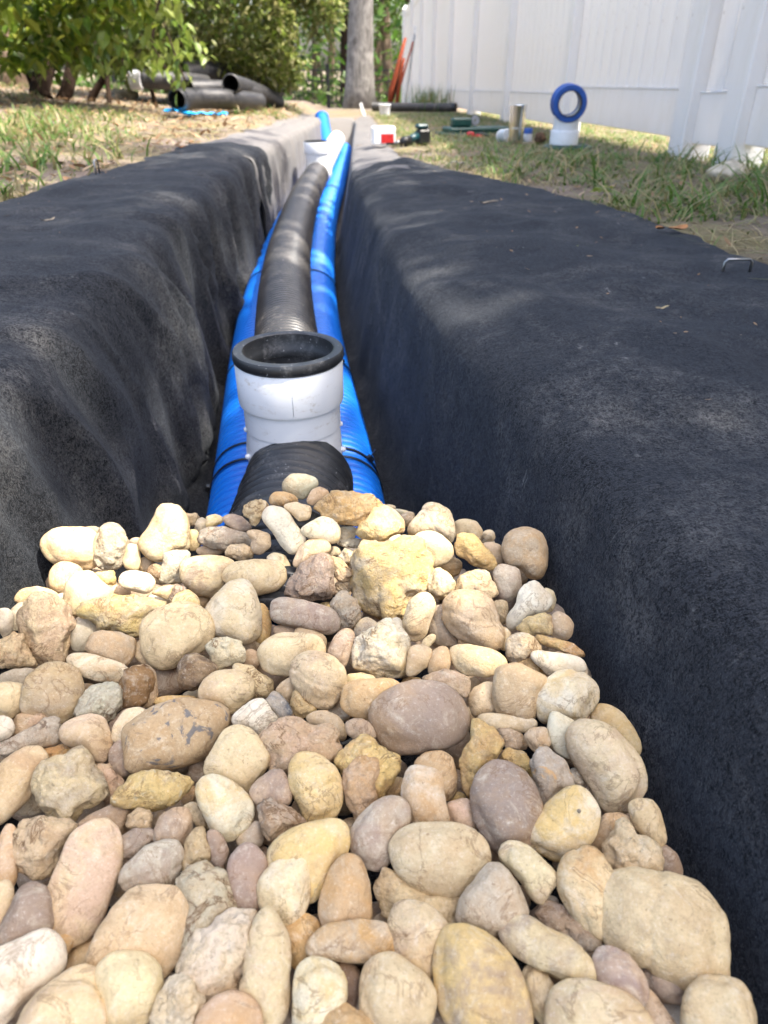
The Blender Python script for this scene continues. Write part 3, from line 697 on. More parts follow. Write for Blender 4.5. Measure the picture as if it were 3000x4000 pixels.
bit('straw_stalk', 'short straw stalk on the cloth near the two staples', 'straw', 1845, 682, .040, .006, M['straw'], .25, None, 4)
bit('straw_stalk', 'tiny pale straw flake alone on the dark shoulder of cloth', 'straw', 2578, 1243, .020, .004, M['straw'], .2, None, 5)
bit('leaf_scrap', 'green leaf scrap on the black cloth', 'leaf', 2235, 998, .020, .006, M['grass'], .2, None, 6)
bit('leaf_scrap', 'brown leaf scrap on the cloth bank in front of the lawn', 'leaf', 710, 592, .035, .022, M['dead_leaf'], .4, None, 7)
bit('twig', 'curled dry twig on the cloth bank at the picture edge', 'twig', 195, 893, .030, .006, M['bark_chip'], 1.0, None, 8)
bit('leaf_scrap', 'pale dry leaf on the dusty felt near the white carton', 'leaf', 1400, 582, .040, .016, M['bark_chip'], .3, None, 9)
bit('leaf_scrap', 'dry leaf on the dusty felt by the trench end', 'leaf', 1158, 483, .09, .03, M['bark_chip'], .1, None, 10)

# ------------------------------------------------------------------ far end: blue film, bucket, props, iron fence
p = gp(772, 466, .01); rr = np.random.default_rng(3)
nx_, ny_ = 26, 12; a, b2 = np.meshgrid(np.linspace(-.5, .5, nx_), np.linspace(-.5, .5, ny_))
wdt = .10 * (1.0 - .55 * smooth(-.2, .2, a)); Vx = np.stack([a * .36, b2 * wdt * 1.2 + .05 * a, .02 + .016 * n2(a * 9, b2 * 5, 4, 3) + .022 * smooth(.0, -.35, a)], 2).reshape(-1, 3)
i2, j2 = np.meshgrid(np.arange(nx_ - 1), np.arange(ny_ - 1)); q = (j2 * nx_ + i2).ravel()
tag(link('plastic_film', mesh_np('plastic_film', Vx, np.stack([q, q + 1, q + nx_ + 1, q + nx_], 1), M['blue_film']), None, p, (0, 0, R(-10))), 'crumpled bright blue plastic film on the dry grass in front of the pipe pile', 'plastic film')
t = put('bucket', 'small white tub standing at the far end of the fence', 'tub', 1503, 452)
b = MB(); b.lathe([(.0001, .0), (.048, 0), (.060, .10), (.062, .104), (.058, .105), (.046, .006), (.0001, .005)], 28); b.obj('body', M['whitepl'], t, auto=40)
b = MB(); b.lathe([(.060, .092), (.065, .094), (.065, .104), (.060, .106)], 28); b.obj('rim', M['whitepl'], t, auto=40)
t = put('paper_scrap', 'white folded paper scrap standing on the far trench lip', 'paper', 1424, 452, R(30))
b = MB(); b.box((0, 0, .06), (.035, .004, .13), Matrix.Rotation(R(-22), 4, 'Y')); b.obj('sheet', M['whitepl'], t, False)
b = MB(); b.box((.012, .012, .055), (.030, .004, .11), Matrix.Rotation(R(-22), 4, 'Y') @ Matrix.Rotation(R(35), 4, 'Z')); b.obj('flap', M['whitepl'], t, False)
t = put('down_pipe_offcut', 'short black pipe lying at the foot of the fence end', 'pipe', 1612, 438, R(70))
T = corr_tube([(0, -.5, .05), (0, 0, .05), (0, .5, .05)], .05, .006, .016, 18); T.obj('body', M['black_pipe'], t)
b = MB(); b.lathe([(.046, 0), (.054, 0), (.054, .05), (.046, .05), (.046, 0)], 20, Matrix.Translation((0, -.53, .05)) @ Matrix.Rotation(R(-90), 4, 'X')); b.obj('end_collar', M['blackpl'], t)
# long handled tools leaning on the fence end
def leaner(name, label, cat, base, tip, r, mat, group=None):
    t = thing(name, label, cat, base, (0, 0, 0), group); d = np.array(tip - base); b = MB(); b.tube([d * s for s in np.linspace(0, 1, 8)], r, 8); b.obj('shaft', mat, t); return t, d
b0 = Vector(at_depth(1535, 432, 8.7)); b0.z = float(gz(b0.x, b0.y))
t, d = leaner('strap_bundle', 'orange red straps hanging down the fence end to the ground', 'straps', b0, Vector(at_depth(1613, 165, 9.4)), .013, M['orange'])
b = MB(); b.tube([(-.05, 0, .0), (-.02, 0, .22), (.06, .01, .48), (.15, .1, .75)], [.028, .036, .026, .016], 10); b.tube([(.05, 0, 0), (.06, 0, .2), (.13, .03, .55)], [.018, .024, .016], 8); b.obj('loop', M['orange'], t)
b = MB(); b.tube([(-.05, .02, .0), (.04, .02, .3), (.1, .05, .6)], [.02, .03, .02], 8); b.obj('dark_strap', M['bark_dark'], t)
b0 = Vector(at_depth(1580, 420, 8.9)); b0.z = float(gz(b0.x, b0.y))
t, d = leaner('rake', 'grey pole with a dark head leaning beside the orange straps', 'pole', b0, Vector(at_depth(1622, 120, 9.5)), .014, M['wire'])
b = MB(); b.box(tuple(d * .97), (.02, .10, .16), None, .006); b.obj('pole_head', M['whitepl'], t, False)

IY = 20.0; pf = at_depth(1285, 430, 17.2); IY = float(pf[1]); xg = float(pf[0]); iz = float(gz(xg, IY))
iron = thing('iron_fence', 'black iron fence across the far end of the garden', 'fence', (0, IY, iz))
def ipost(x, h, w=.085):
    b = MB(); b.box((x, 0, h / 2), (w, w, h), None, .006); b.box((x, 0, h + .008), (w * 1.3, w * 1.3, .018), None, .004); b.obj('post', M['iron'], iron, False)
for x, h in ((xg - 5.0, .82), (xg - 2.5, .82), (xg, .90), (xg + 2.5, .82)): ipost(x, h)
for z in (.12, .57, .79):
    b = MB(); b.box((xg - 1.25, 0, z), (7.5, .03, .03)); b.obj('rail', M['iron'], iron, False)
pm = MB().box((0, 0, .40), (.016, .016, .78)).mesh('picket', M['iron'], False)
for k in range(66):
    x = xg - 4.95 + k * .112
    link('picket', pm, iron, (x, 0, .02))

# ------------------------------------------------------------------ pile of old black pipes under the shrubs
PILE = 'old black corrugated pipes piled under the shrubs'
def oldpipe(pts, label, r=.06, seg=24):
    P = np.array(pts); n = 40; tt = np.linspace(0, 1, len(P)); s = np.linspace(0, 1, n)
    Q = np.stack([np.interp(s, tt, P[:, c]) for c in range(3)], 1)
    for _ in range(30): Q[1:-1] = .5 * Q[1:-1] + .25 * (Q[:-2] + Q[2:])
    tag(link('drain_pipe', corr_tube(Q, r, .005, .020, seg, 5).mesh('old_pipe', M['black_old'])), label, 'pipe', PILE)
def D(u, v, Zd): return at_depth(u, v, Zd)
oldpipe([D(690, 390, 4.3), D(770, 384, 4.62), D(900, 386, 4.8), D(1010, 398, 5.3)], 'black pipe in front of the pile, its open end behind hanging leaves')
oldpipe([D(735, 350, 4.75), D(830, 350, 4.9), D(930, 352, 5.2), D(1000, 366, 5.6)], 'black pipe lying directly behind the front one, end half hidden')
oldpipe([D(902, 327, 4.75), D(965, 342, 5.5), D(1040, 372, 5.9), D(1085, 398, 6.2)], 'black pipe on top of the pile showing its round open end')
oldpipe([D(530, 306, 4.9), D(620, 312, 5.0), D(720, 318, 5.2), D(800, 325, 5.5)], 'black pipe sticking out towards the soil, under the big-leaved shrub')
oldpipe([D(720, 285, 5.6), D(800, 278, 5.7), D(880, 282, 5.9), D(960, 300, 6.2)], 'black pipe highest at the back of the pile, in shrub shade', .075)
oldpipe([D(960, 318, 5.9), D(1040, 332, 6.3), D(1090, 360, 6.6)], 'black pipe curving down behind the open ended one', .055)
b = MB(); b.lathe([(.044, 0), (.058, 0), (.060, .02), (.058, .075), (.044, .08)], 20, Matrix.Translation(Vector(D(508, 312, 4.88))) @ Matrix.Rotation(R(90), 4, 'Y'))
tag(b.obj('end_plug', M['whitepl'], None, True, 40), 'pale cap over the end of the pipe that sticks out to the soil', 'cap')
# shrub bed debris: a pale block and a log
t = lump('garden_rock', 'pale sunlit rock under the big-leaved shrub', 'rock', gp(360, 345) + Vector((0, .05, .05)), (.13, .09, .055), M['limestone'], 14, 3, None, -.3)
t = lump('garden_rock', 'grey rock lying in the leaf litter beside the pale sunlit rock', 'rock', gp(480, 388) + Vector((0, .05, .03)), (.12, .10, .05), M['bark_chip'], 21, 3, None, .4)

# ------------------------------------------------------------------ shrubs and trees
def unit(n, r):
    v = r.normal(size=(n, 3)); return v / np.linalg.norm(v, axis=1)[:, None]
def leaf_cloud(r, n, c, rad, L, Wd, shell=.55, down=.5, pmask=None):
    u = unit(n, r); rr = (shell + (1 - shell) * r.random(n)) ** .6
    P = np.array(c) + u * rr[:, None] * np.array(rad)
    P += .22 * np.array(rad) * np.stack([noise3(P * 1.7 + k * 9, 60 + k) for k in range(3)], 1)
    if pmask is not None: P = P[pmask(P)]
    n = len(P); D = unit(n, r); D[:, 2] = D[:, 2] * .5 - down; N = unit(n, r) * .6 + np.array([0, 0, 1.0]) + np.array(SUN) * .4
    ln = L * (.65 + .7 * r.random(n)); wd = Wd * (.7 + .6 * r.random(n))
    return P, D, N, ln, wd
def limb(p0, p1, r0, r1, sag=0.0, k=10, jit=.06, seed=0, n=10):
    p0, p1 = np.array(p0, float), np.array(p1, float); t = np.linspace(0, 1, k)[:, None]
    P = p0 + (p1 - p0) * t; L = np.linalg.norm(p1 - p0)
    P[:, 0] += jit * L * noise3(np.stack([t[:, 0] * 3, t[:, 0] * 0 + seed, t[:, 0] * 0], 1)) * np.sin(t[:, 0] * math.pi) ** .5
    P[:, 1] += jit * L * noise3(np.stack([t[:, 0] * 3, t[:, 0] * 0 + seed + 7, t[:, 0] * 0], 1)) * np.sin(t[:, 0] * math.pi) ** .5
    P[:, 2] += sag * np.sin(t[:, 0] * math.pi)
    return P, np.linspace(r0, r1, k)

r = np.random.default_rng(11)
# the big-leaved shrub at the edge of the picture
c0 = np.array([-2.15, 5.2, 0]); gzb = float(gz(-2.1, 5.2))
sh = thing('leafy_shrub', 'large shrub with big glossy green leaves and dark stems beside the lawn', 'shrub', (c0[0], c0[1], gzb))
b = MB()
for k, (u0, v0, u1, v1, Z0, Z1, ra) in enumerate(((150, 300, 190, -150, 5.0, 5.0, .075), (220, 320, 300, -120, 5.1, 5.0, .05), (330, 330, 480, -60, 5.2, 4.9, .03), (120, 290, 20, -120, 5.0, 4.8, .03), (410, 320, 420, -40, 5.1, 5.0, .02), (600, 310, 640, -30, 5.3, 5.0, .018))):
    a = at_depth(u0, v0, Z0); a[2] = float(gz(a[0], a[1])) - .03; e = at_depth(u1, v1, Z1)
    P, rad = limb(a, e, ra, ra * .5, 0, 14, .10, k); b.tube(P - np.array([c0[0], c0[1], gzb]), rad, 10)
b.obj('stem', M['bark_dark'], sh)
def bushmask(P):
    base = .40 + .05 * noise3(P * 3, 5) - .16 * smooth(-1.45, -1.0, P[:, 0])
    return (P[:, 2] > gzb + base - .22) & (n2(P[:, 0] * 2.6, P[:, 1] * 2.6 + P[:, 2] * 3, 8, 2) > -.36)
P, Dv, N, ln, wd = leaf_cloud(r, 8500, (-2.1, 5.25, gzb + .90), (1.2, .9, .85), .095, .056, .35, .55, bushmask)
V, F = leaves(P, Dv, N, ln, wd)
kind(link('foliage', mesh_np('foliage', V - [c0[0], c0[1], gzb], F, M['leaf_big'], False), sh), 'stuff')
lv, lf = leaves(np.zeros((1, 3)), np.array([[1.0, 0, 0]]), np.array([[0, 0, 1.0]]), np.array([.092]), np.array([.050]))
lm = mesh_np('leaf', lv, lf, M['leaf_one'], False)
def leaf_at(parent, p, d, roll, s=1.0):
    o = link('leaf', lm, parent); q = Vector(d).to_track_quat('X', 'Z')
    o.location = Vector(p) - parent.location; o.rotation_mode = 'QUATERNION'; o.rotation_quaternion = q @ Matrix.Rotation(roll, 4, 'X').to_quaternion(); o.scale = (s, s, s)
for k in range(270):                                                     # the big leaves on the near side that can be told apart
    u, v = r.uniform(10, 740), r.uniform(-20, 300)
    if u > 560: v = min(v, 150 + 260 * (1 - (u - 560) / 220))
    if u > 300 and v > 275: continue
    p = at_depth(u, v, r.uniform(4.05, 4.75))
    d = unit(1, r)[0]; d[2] = -abs(d[2]) - .35; leaf_at(sh, p, d, r.uniform(-.8, .8), r.uniform(.6, 1.15))
twig = MB()
for k, (pts) in enumerate((((560, 120, 4.5), (640, 250, 4.3), (690, 360, 4.2)), ((640, 90, 4.5), (690, 230, 4.3), (730, 330, 4.25)), ((470, 150, 4.5), (480, 250, 4.35), (505, 300, 4.3)), ((700, 100, 4.6), (760, 180, 4.4), (810, 220, 4.4)))):
    Q = np.array([at_depth(*q) for q in pts]); twig.tube(np.stack([np.interp(np.linspace(0, 2, 9), [0, 1, 2], Q[:, c]) for c in range(3)], 1) - np.array([c0[0], c0[1], gzb]), [.006] * 8 + [.003], 6)
    for s in range(15):
        tt = r.uniform(.3, 2); p = np.array([np.interp(tt, [0, 1, 2], Q[:, c]) for c in range(3)]) + r.normal(size=3) * .025
        d = unit(1, r)[0]; d[2] = -abs(d[2]) - .3; leaf_at(sh, p, d, r.uniform(-.8, .8), r.uniform(.55, 1.0))
twig.obj('twig', M['bark_dark'], sh)

# the rounder small-leaved shrub behind the pipe pile
c1 = np.array([-1.15, 7.6, 0]); gz1 = float(gz(-1.1, 7.4))
sh2 = thing('round_shrub', 'rounded shrub with small pale green leaves behind the pile of black pipes', 'shrub', (c1[0], c1[1], gz1))
b = MB()
for k in range(9):
    a = (c1[0] + r.uniform(-.35, .35), c1[1] + r.uniform(-.2, .3), gz1 - .03); e = (c1[0] + r.uniform(-.9, .9), c1[1] + r.uniform(-.5, .5), gz1 + r.uniform(.7, 1.3))
    P, rad = limb(a, e, .032, .012, 0, 10, .12, 20 + k); b.tube(P - np.array([c1[0], c1[1], gz1]), rad, 8)
b.obj('stem', M['bark_dark'], sh2)
Ps = []
mask2 = lambda P: (P[:, 2] > gz1 + .10 + .12 * noise3(P * 4, 3)) & (n2(P[:, 0] * 3.4, P[:, 2] * 3.4 + P[:, 1] * 2, 18, 2) > -.30)
for c, rad, n in (((-1.15, 7.5, gz1 + .95), (1.12, .9, .98), 13000), ((-.60, 7.3, gz1 + .72), (.60, .6, .66), 6500), ((-1.75, 7.2, gz1 + .7), (.6, .6, .6), 4200)):
    Ps.append(leaf_cloud(r, n, c, rad, .058, .032, .45, .35, mask2))
P, Dv, N, ln, wd = [np.concatenate(x) for x in zip(*Ps)]
V, F = leaves(P, Dv, N, ln, wd)
kind(link('foliage', mesh_np('foliage', V - [c1[0], c1[1], gz1], F, M['leaf_small'], False), sh2), 'stuff')

# the grey oak trunk in the middle distance and other trees
def tree(name, label, base, h, r0, lean, bark, crown_c, crown_r, nl, leafm, L, seed, flare=1.5, group=None, limbs=5, cut=None):
    rr = np.random.default_rng(seed); t = thing(name, label, 'tree', base, (0, 0, 0), group)
    k = 22; s = np.linspace(0, 1, k); P = np.stack([lean[0] * s + .05 * h * .2 * noise3(np.stack([s * 4, s * 0 + seed, s * 0], 1)), lean[1] * s + .05 * h * .2 * noise3(np.stack([s * 4, s * 0 + seed + 3, s * 0], 1)), -.1 + (h + .1) * s], 1)
    rad = r0 * (1 - .55 * s) * (1 + (flare - 1) * np.exp(-s * h / .35))
    b = MB(); b.tube(P, rad, 26)
    V = b.V[0]; a = np.arctan2(V[:, 1], V[:, 0]); g = 1 + .05 * noise3(np.stack([np.cos(a) * 2.2, np.sin(a) * 2.2, V[:, 2] * 1.2], 1), seed); ax = np.repeat(P, 26, 0); b.V[0] = ax + (V - ax) * g[:, None]
    tip = P[-1]
    for q in range(limbs):
        f = rr.uniform(.55, 1); p0 = P[int(f * (k - 1))]; az = rr.uniform(0, 6.28); e = np.array(crown_c) + np.array(crown_r) * .7 * np.array([math.cos(az), math.sin(az), rr.uniform(-.3, .6)])
        Q, ra = limb(p0, e, r0 * .32, r0 * .08, .1, 9, .1, seed + q); b.tube(Q, ra, 9)
    b.obj('trunk', bark, t)
    Pl, Dv, N, ln, wd = leaf_cloud(rr, nl, crown_c, crown_r, L, L * .55, .25, .3, None)
    if cut is not None:
        kmask = cut(Pl + np.array(base), rr); Pl, Dv, N, ln, wd = [x[kmask] for x in (Pl, Dv, N, ln, wd)]
    V, F = leaves(Pl, Dv, N, ln, wd)
    kind(link('crown', mesh_np('crown', V, F, leafm, False), t), 'stuff'); return t
bp = at_depth(1412, 436, 10.0); bz = float(gz(bp[0], bp[1]))
tree('oak_tree', 'tall grey oak trunk standing alone near the end of the trench', (bp[0], bp[1], bz), 7.5, .178, (.15, .3), M['bark'], (.6, 1.0, 7.2), (2.6, 2.4, 1.6), 2600, M['leaf_canopy'], .16, 31, 1.45)

# the tree behind the fence whose crown dapples the trench with shade
SX, SY, SZ = SUN.x / SUN.z, SUN.y / SUN.z, 1.0
patches = []                                                             # gaps in the crown, listed by where their light falls
def gap(u, v, z, rx, ry): p = on_z(u, v, z); patches.append((p[0], p[1], z, rx, ry))
gap(1250, 2060, -.07, .085, .035); gap(1390, 2110, -.07, .06, .03); gap(560, 2275, -.09, .05, .025); gap(40, 1720, -.02, .09, .05); gap(320, 1950, -.08, .03, .05)
gap(680, 1880, -.20, .03, .05); gap(640, 1040, .03, .05, .03); gap(860, 1270, -.10, .03, .04); gap(2200, 1180, .0, .12, .03); gap(2760, 1600, 0, .10, .03); gap(1750, 1080, 0, .04, .05)
gap(1300, 1590, -.2, .05, .03); gap(1110, 1260, -.1, .06, .02); gap(1130, 1060, -.1, .08, .02); gap(1170, 920, -.1, .08, .03); gap(500, 880, .04, .15, .03); gap(1960, 640, 0, .12, .05); gap(700, 1150, -.1, .02, .06)
gap(1850, 2080, -.09, .05, .03); gap(1600, 2300, -.09, .04, .02); gap(300, 2150, -.09, .06, .02)
gap(1250, 780, -.12, .10, .06); gap(600, 760, .05, .10, .03); gap(420, 600, .05, .3, .10)
def crown_cut(P, rr):
    keep = np.ones(len(P), bool)
    gx = P[:, 0] - SX * P[:, 2]; gy = P[:, 1] - SY * P[:, 2]               # where its shadow meets z = 0
    for x, y, z, rx, ry in patches:
        d = ((gx + SX * z - x) / (rx + .035)) ** 2 + ((gy + SY * z - y) / (ry + .035)) ** 2; keep &= d > 1.0
    dens = 1 - .80 * smooth(2.7, 3.4, gy) - .5 * smooth(-.75, -1.2, gx) * smooth(1.4, 2.2, gy)
    dens = dens * (1 - .22 * smooth(.62, .5, gy) * smooth(-.4, -.2, gx) * smooth(.3, .15, gx))
    dens = dens * (1 - .92 * smooth(-.14, .06, n2(gx * 6.5, gy * 4.6, 71, 2)) * np.maximum(smooth(.75, 1.1, gy), smooth(-.25, -.33, gx)))
    return keep & (rr.random(len(P)) < dens)
cc = np.array([0, 1.3, 0]) + np.array([SX, SY, 1]) * 5.6
tree('shade_tree', 'broad oak behind the white fence that dapples the trench with shade', (3.6, -.6, float(gz(3.6, -.6))), 5.3, .17, (-.5, .5), M['bark'], tuple(cc - np.array([3.6, -.6, 0])), (2.1, 3.1, .70), 23000, M['leaf_canopy'], .135, 77, 1.4, None, 9, crown_cut)

# woodland beyond the iron fence
rr = np.random.default_rng(5)
WOOD = 'woodland trees beyond the iron fence'
spots = [(1345, 19.0, .14), (1232, 22, .10), (1525, 20.5, .16), (1590, 23, .10), (1120, 21, .17), (1480, 27, .2), (980, 24, .15), (1290, 29, .16), (820, 22, .2), (640, 25, .18), (420, 23, .16), (1570, 31, .2)]
WL = ['reddish slim trunk just beside the grey oak', 'thin dark trunk behind the round shrub\'s edge', 'brown trunk between the grey oak and the white fence', 'thin trunk close to the end of the white fence', 'trunk hidden behind the round shrub, thick and dark', 'distant trunk between two others past the grey oak',
      'woodland tree behind the top of the round shrub', 'distant slim trunk beyond the black iron post', 'stout woodland tree behind both shrubs', 'woodland tree behind the gap of the two shrubs', 'woodland tree behind the big-leaved shrub', 'most distant trunk beside the white fence end']
for k, (u, Zd, ra) in enumerate(spots):
    p = at_depth(u, 380, Zd); g = float(gz(p[0], p[1]))
    tree('woodland_tree', WL[k], (p[0], p[1], g), 6.5, ra, (rr.uniform(-.4, .4), rr.uniform(-.4, .4)), M['bark_far'] if k % 3 else M['bark_dark'], (0, 0, 4.0), (2.3, 2.0, 2.6), 1500, M['leaf_far'], .20, 200 + k, 1.3, WOOD, 4)
p = at_depth(28, 330, 6.6); tree('pale_tree', 'pale sunlit trunk at the picture edge behind the big-leaved shrub', (p[0], p[1], float(gz(p[0], p[1]))), 5.0, .15, (-.1, .2), M['bark_far'], (0, .6, 4.8), (1.6, 1.4, 1.0), 500, M['leaf_canopy'], .15, 301, 1.2)
# low woodland growth: one mass
n = 26000; u = rr.uniform(-900, 2400, n); Zd = rr.uniform(17.8, 40, n) ; hgt = rr.random(n) ** 1.5 * 3.4
P = CAM + AX_R * ((u - 1500) / FPX)[:, None] * Zd[:, None] + np.array([FWD[0], FWD[1], 0]) / ct * Zd[:, None]
clump = n2(P[:, 0] * .9, P[:, 1] * .9 + hgt * .6, 33, 3); ok = (clump > -.30 + .12 * hgt); P = P[ok]; hgt = hgt[ok]
P[:, 2] = gz(P[:, 0], P[:, 1]) + hgt + .02; n = len(P)
Dv = unit(n, rr); N = unit(n, rr) + np.array([0, 0, .8]); V, F = leaves(P, Dv, N, rr.uniform(.12, .30, n), rr.uniform(.06, .15, n))
kind(link('undergrowth', mesh_np('undergrowth', V, F, M['leaf_far'], False)), 'stuff')
nb = 40; b2 = MB()
for k in range(nb):
    uu = rr.uniform(-200, 1700); Z_ = rr.uniform(19, 34); p = at_depth(uu, 380, Z_); g = float(gz(p[0], p[1])); Q, ra = limb((p[0], p[1], g - .1), (p[0] + rr.uniform(-.6, .6), p[1], g + 3.2), rr.uniform(.03, .07), .02, 0, 8, .08, 400 + k, 7); b2.tube(Q, ra, 7)
kind(b2.obj('brushwood', M['bark_far']), 'stuff')

# ------------------------------------------------------------------ lawn, litter
rr = np.random.default_rng(8)
def lawn(name, n, xr, yr, H, Wd, mat, test, tuft=.5, lean=(.3, 1.5)):
    x = rr.uniform(*xr, n); y = yr[0] + (yr[1] - yr[0]) * rr.random(n) ** 1.5
    nt_ = n // 5; cx = rr.uniform(*xr, nt_); cyy = yr[0] + (yr[1] - yr[0]) * rr.random(nt_) ** 1.5; pick = rr.integers(0, nt_, n); m = rr.random(n) < tuft
    x = np.where(m, cx[pick] + rr.normal(0, .018, n), x); y = np.where(m, cyy[pick] + rr.normal(0, .018, n), y)
    K = keys(y); k = test(x, y, K); x, y = x[k], y[k]; n = len(x)
    P = np.stack([x, y, ground_z(x, y) - .004], 1)
    V, F = blades(P, H * rr.uniform(.5, 1.5, n), Wd * rr.uniform(.6, 1.4, n), rr.uniform(*lean, n), rr.uniform(0, 6.28, n))
    kind(link(name, mesh_np(name, V, F, mat, False)), 'stuff')
bare = lambda x, y: n2(x * 3.2, y * 3.2, 91, 3) + .9 * smooth(1.75, 1.35, y) * smooth(1.25, .8, x)
lawn('lawn_grass', 27000, (.25, 2.0), (.85, 9.0), .034, .0048, M['grass'], lambda x, y, K: (x > K[:, 5] + .01 + .02 * rr.random(len(x))) & (bare(x, y) < .28), .55, (.6, 2.2))
lawn('lawn_grass', 1300, (.55, 1.6), (.9, 3.2), .085, .0062, M['grass'], lambda x, y, K: (x > K[:, 5] + .02) & (bare(x, y) < .45), .8, (.5, 2.4))
lawn('dry_grass', 14000, (.25, 2.2), (.85, 10), .030, .0030, M['grass_dry'], lambda x, y, K: x > K[:, 5] - .004, .2, (1.6, 3.2))
lawn('lawn_grass', 15000, (-3.0, -.25), (1.0, 8.0), .060, .006, M['grass'], lambda x, y, K: (x < K[:, 0] - .01) & (n2(x * 1.6, y * 1.6, 95, 2) > -.12 + .35 * smooth(3.2, 4.4, y)), .6, (.4, 1.8))
lawn('lawn_grass', 2600, (-2.2, -.6), (1.5, 3.6), .075, .007, M['grass'], lambda x, y, K: (x < K[:, 0] - .03) & (n2(x * 2.2, y * 2.2, 96, 2) > .02), .85, (.4, 1.6))
lawn('dry_grass', 15000, (-3.4, -.25), (1.0, 9.5), .028, .0034, M['grass_dry'], lambda x, y, K: x < K[:, 0] + .004, .25, (1.4, 3.2))
def litter(n, xr, yr, test, L, name='leaf_litter'):
    x = rr.uniform(*xr, n); y = yr[0] + (yr[1] - yr[0]) * rr.random(n) ** 1.3; K = keys(y); k = test(x, y, K); x, y = x[k], y[k]; n = len(x)
    P = np.stack([x, y, ground_z(x, y) + .004 + .008 * rr.random(n)], 1); D_ = unit(n, rr); D_[:, 2] *= .25; N = unit(n, rr) * .35 + np.array([0, 0, 1.0])
    V, F = leaves(P, D_, N, L * rr.uniform(.6, 1.4, n), L * .45 * rr.uniform(.6, 1.4, n), .3, -.15); kind(link(name, mesh_np(name, V, F, M['litter'], False)), 'stuff')
litter(4200, (-3.6, -.4), (1.2, 9), lambda x, y, K: (x < K[:, 0] - .02), .045)
litter(900, (.25, 1.6), (.9, 8), lambda x, y, K: (x > K[:, 5] + .01), .024)
# crumbs of bark and leaf on the felt: too many to count
n = 420; x = rr.uniform(-.8, .75, n); y = rr.uniform(.5, 3.0, n); K = keys(y); k = ((x > K[:, 4] + .14) & (x < K[:, 5])) | ((x < K[:, 1] - .12) & (x > K[:, 0])); x, y = x[k], y[k]; n = len(x)
import mathutils
dg = bpy.context.evaluated_depsgraph_get(); dg.update()
from mathutils.bvhtree import BVHTree
bvh = BVHTree.FromPolygons([v.co[:] for v in near_sheet.data.vertices], [p.vertices[:] for p in near_sheet.data.polygons])
P = []
for a, b_ in zip(x, y):
    h = bvh.ray_cast(Vector((a, b_, 1)), Vector((0, 0, -1)))
    if h[0] is not None: P.append(h[0][:])
P = np.array(P) + [0, 0, .0008]; n = len(P); D_ = unit(n, rr); D_[:, 2] *= .15; N = unit(n, rr) * .2 + np.array([0, 0, 1.0]); L = .004 + .012 * rr.random(n) ** 3
V, F = leaves(P, D_, N, L, L * rr.uniform(.12, .5, n), .2, -.1); kind(link('leaf_crumbs', mesh_np('leaf_crumbs', V, F, M['litter'], False)), 'stuff')

def plant(name, label, u, v, n, L, Wd, h, mat, seed):
    q = np.random.default_rng(seed); p = gp(u, v); t = thing(name, label, 'plant', p); b = MB(); b.tube([(0, 0, -.01), (.004, 0, h * .5), (.0, .003, h)], [.0022, .0018, .0012], 6); b.obj('stem', mat, t)
    for k in range(n):
        a = k * 2.4 + q.uniform(-.3, .3); z = h * q.uniform(.45, 1); V, F = leaves(np.array([[0, 0, z]]), np.array([[math.cos(a), math.sin(a), .25]]), np.array([[0, 0, 1.0]]), np.array([L * q.uniform(.7, 1.2)]), np.array([Wd * q.uniform(.8, 1.2)]), .25, .35)
        link('leaf', mesh_np('leaf', V, F, mat, False), t)
plant('seedling', 'small broad-leaved seedling growing against the fence rail', 2428, 585, 5, .035, .022, .055, M['leaf_big'], 3)
plant('broadleaf_weed', 'dark clump of broad weed leaves at the edge of the bare soil', 2355, 765, 9, .034, .022, .02, M['leaf_big'], 6)
p = gp(1655, 430); t = thing('grass_tuft', 'tall bright green tuft of grass at the far fence foot', 'plant', p)
q = np.random.default_rng(4); n = 260; P = np.stack([q.normal(.05, .14, n), q.normal(0, .3, n), np.zeros(n)], 1); V, F = blades(P, q.uniform(.12, .34, n), q.uniform(.006, .011, n), q.uniform(.1, .7, n), q.uniform(0, 6.28, n)); kind(link('blades', mesh_np('blades', V, F, M['grass'], False), t), 'stuff')

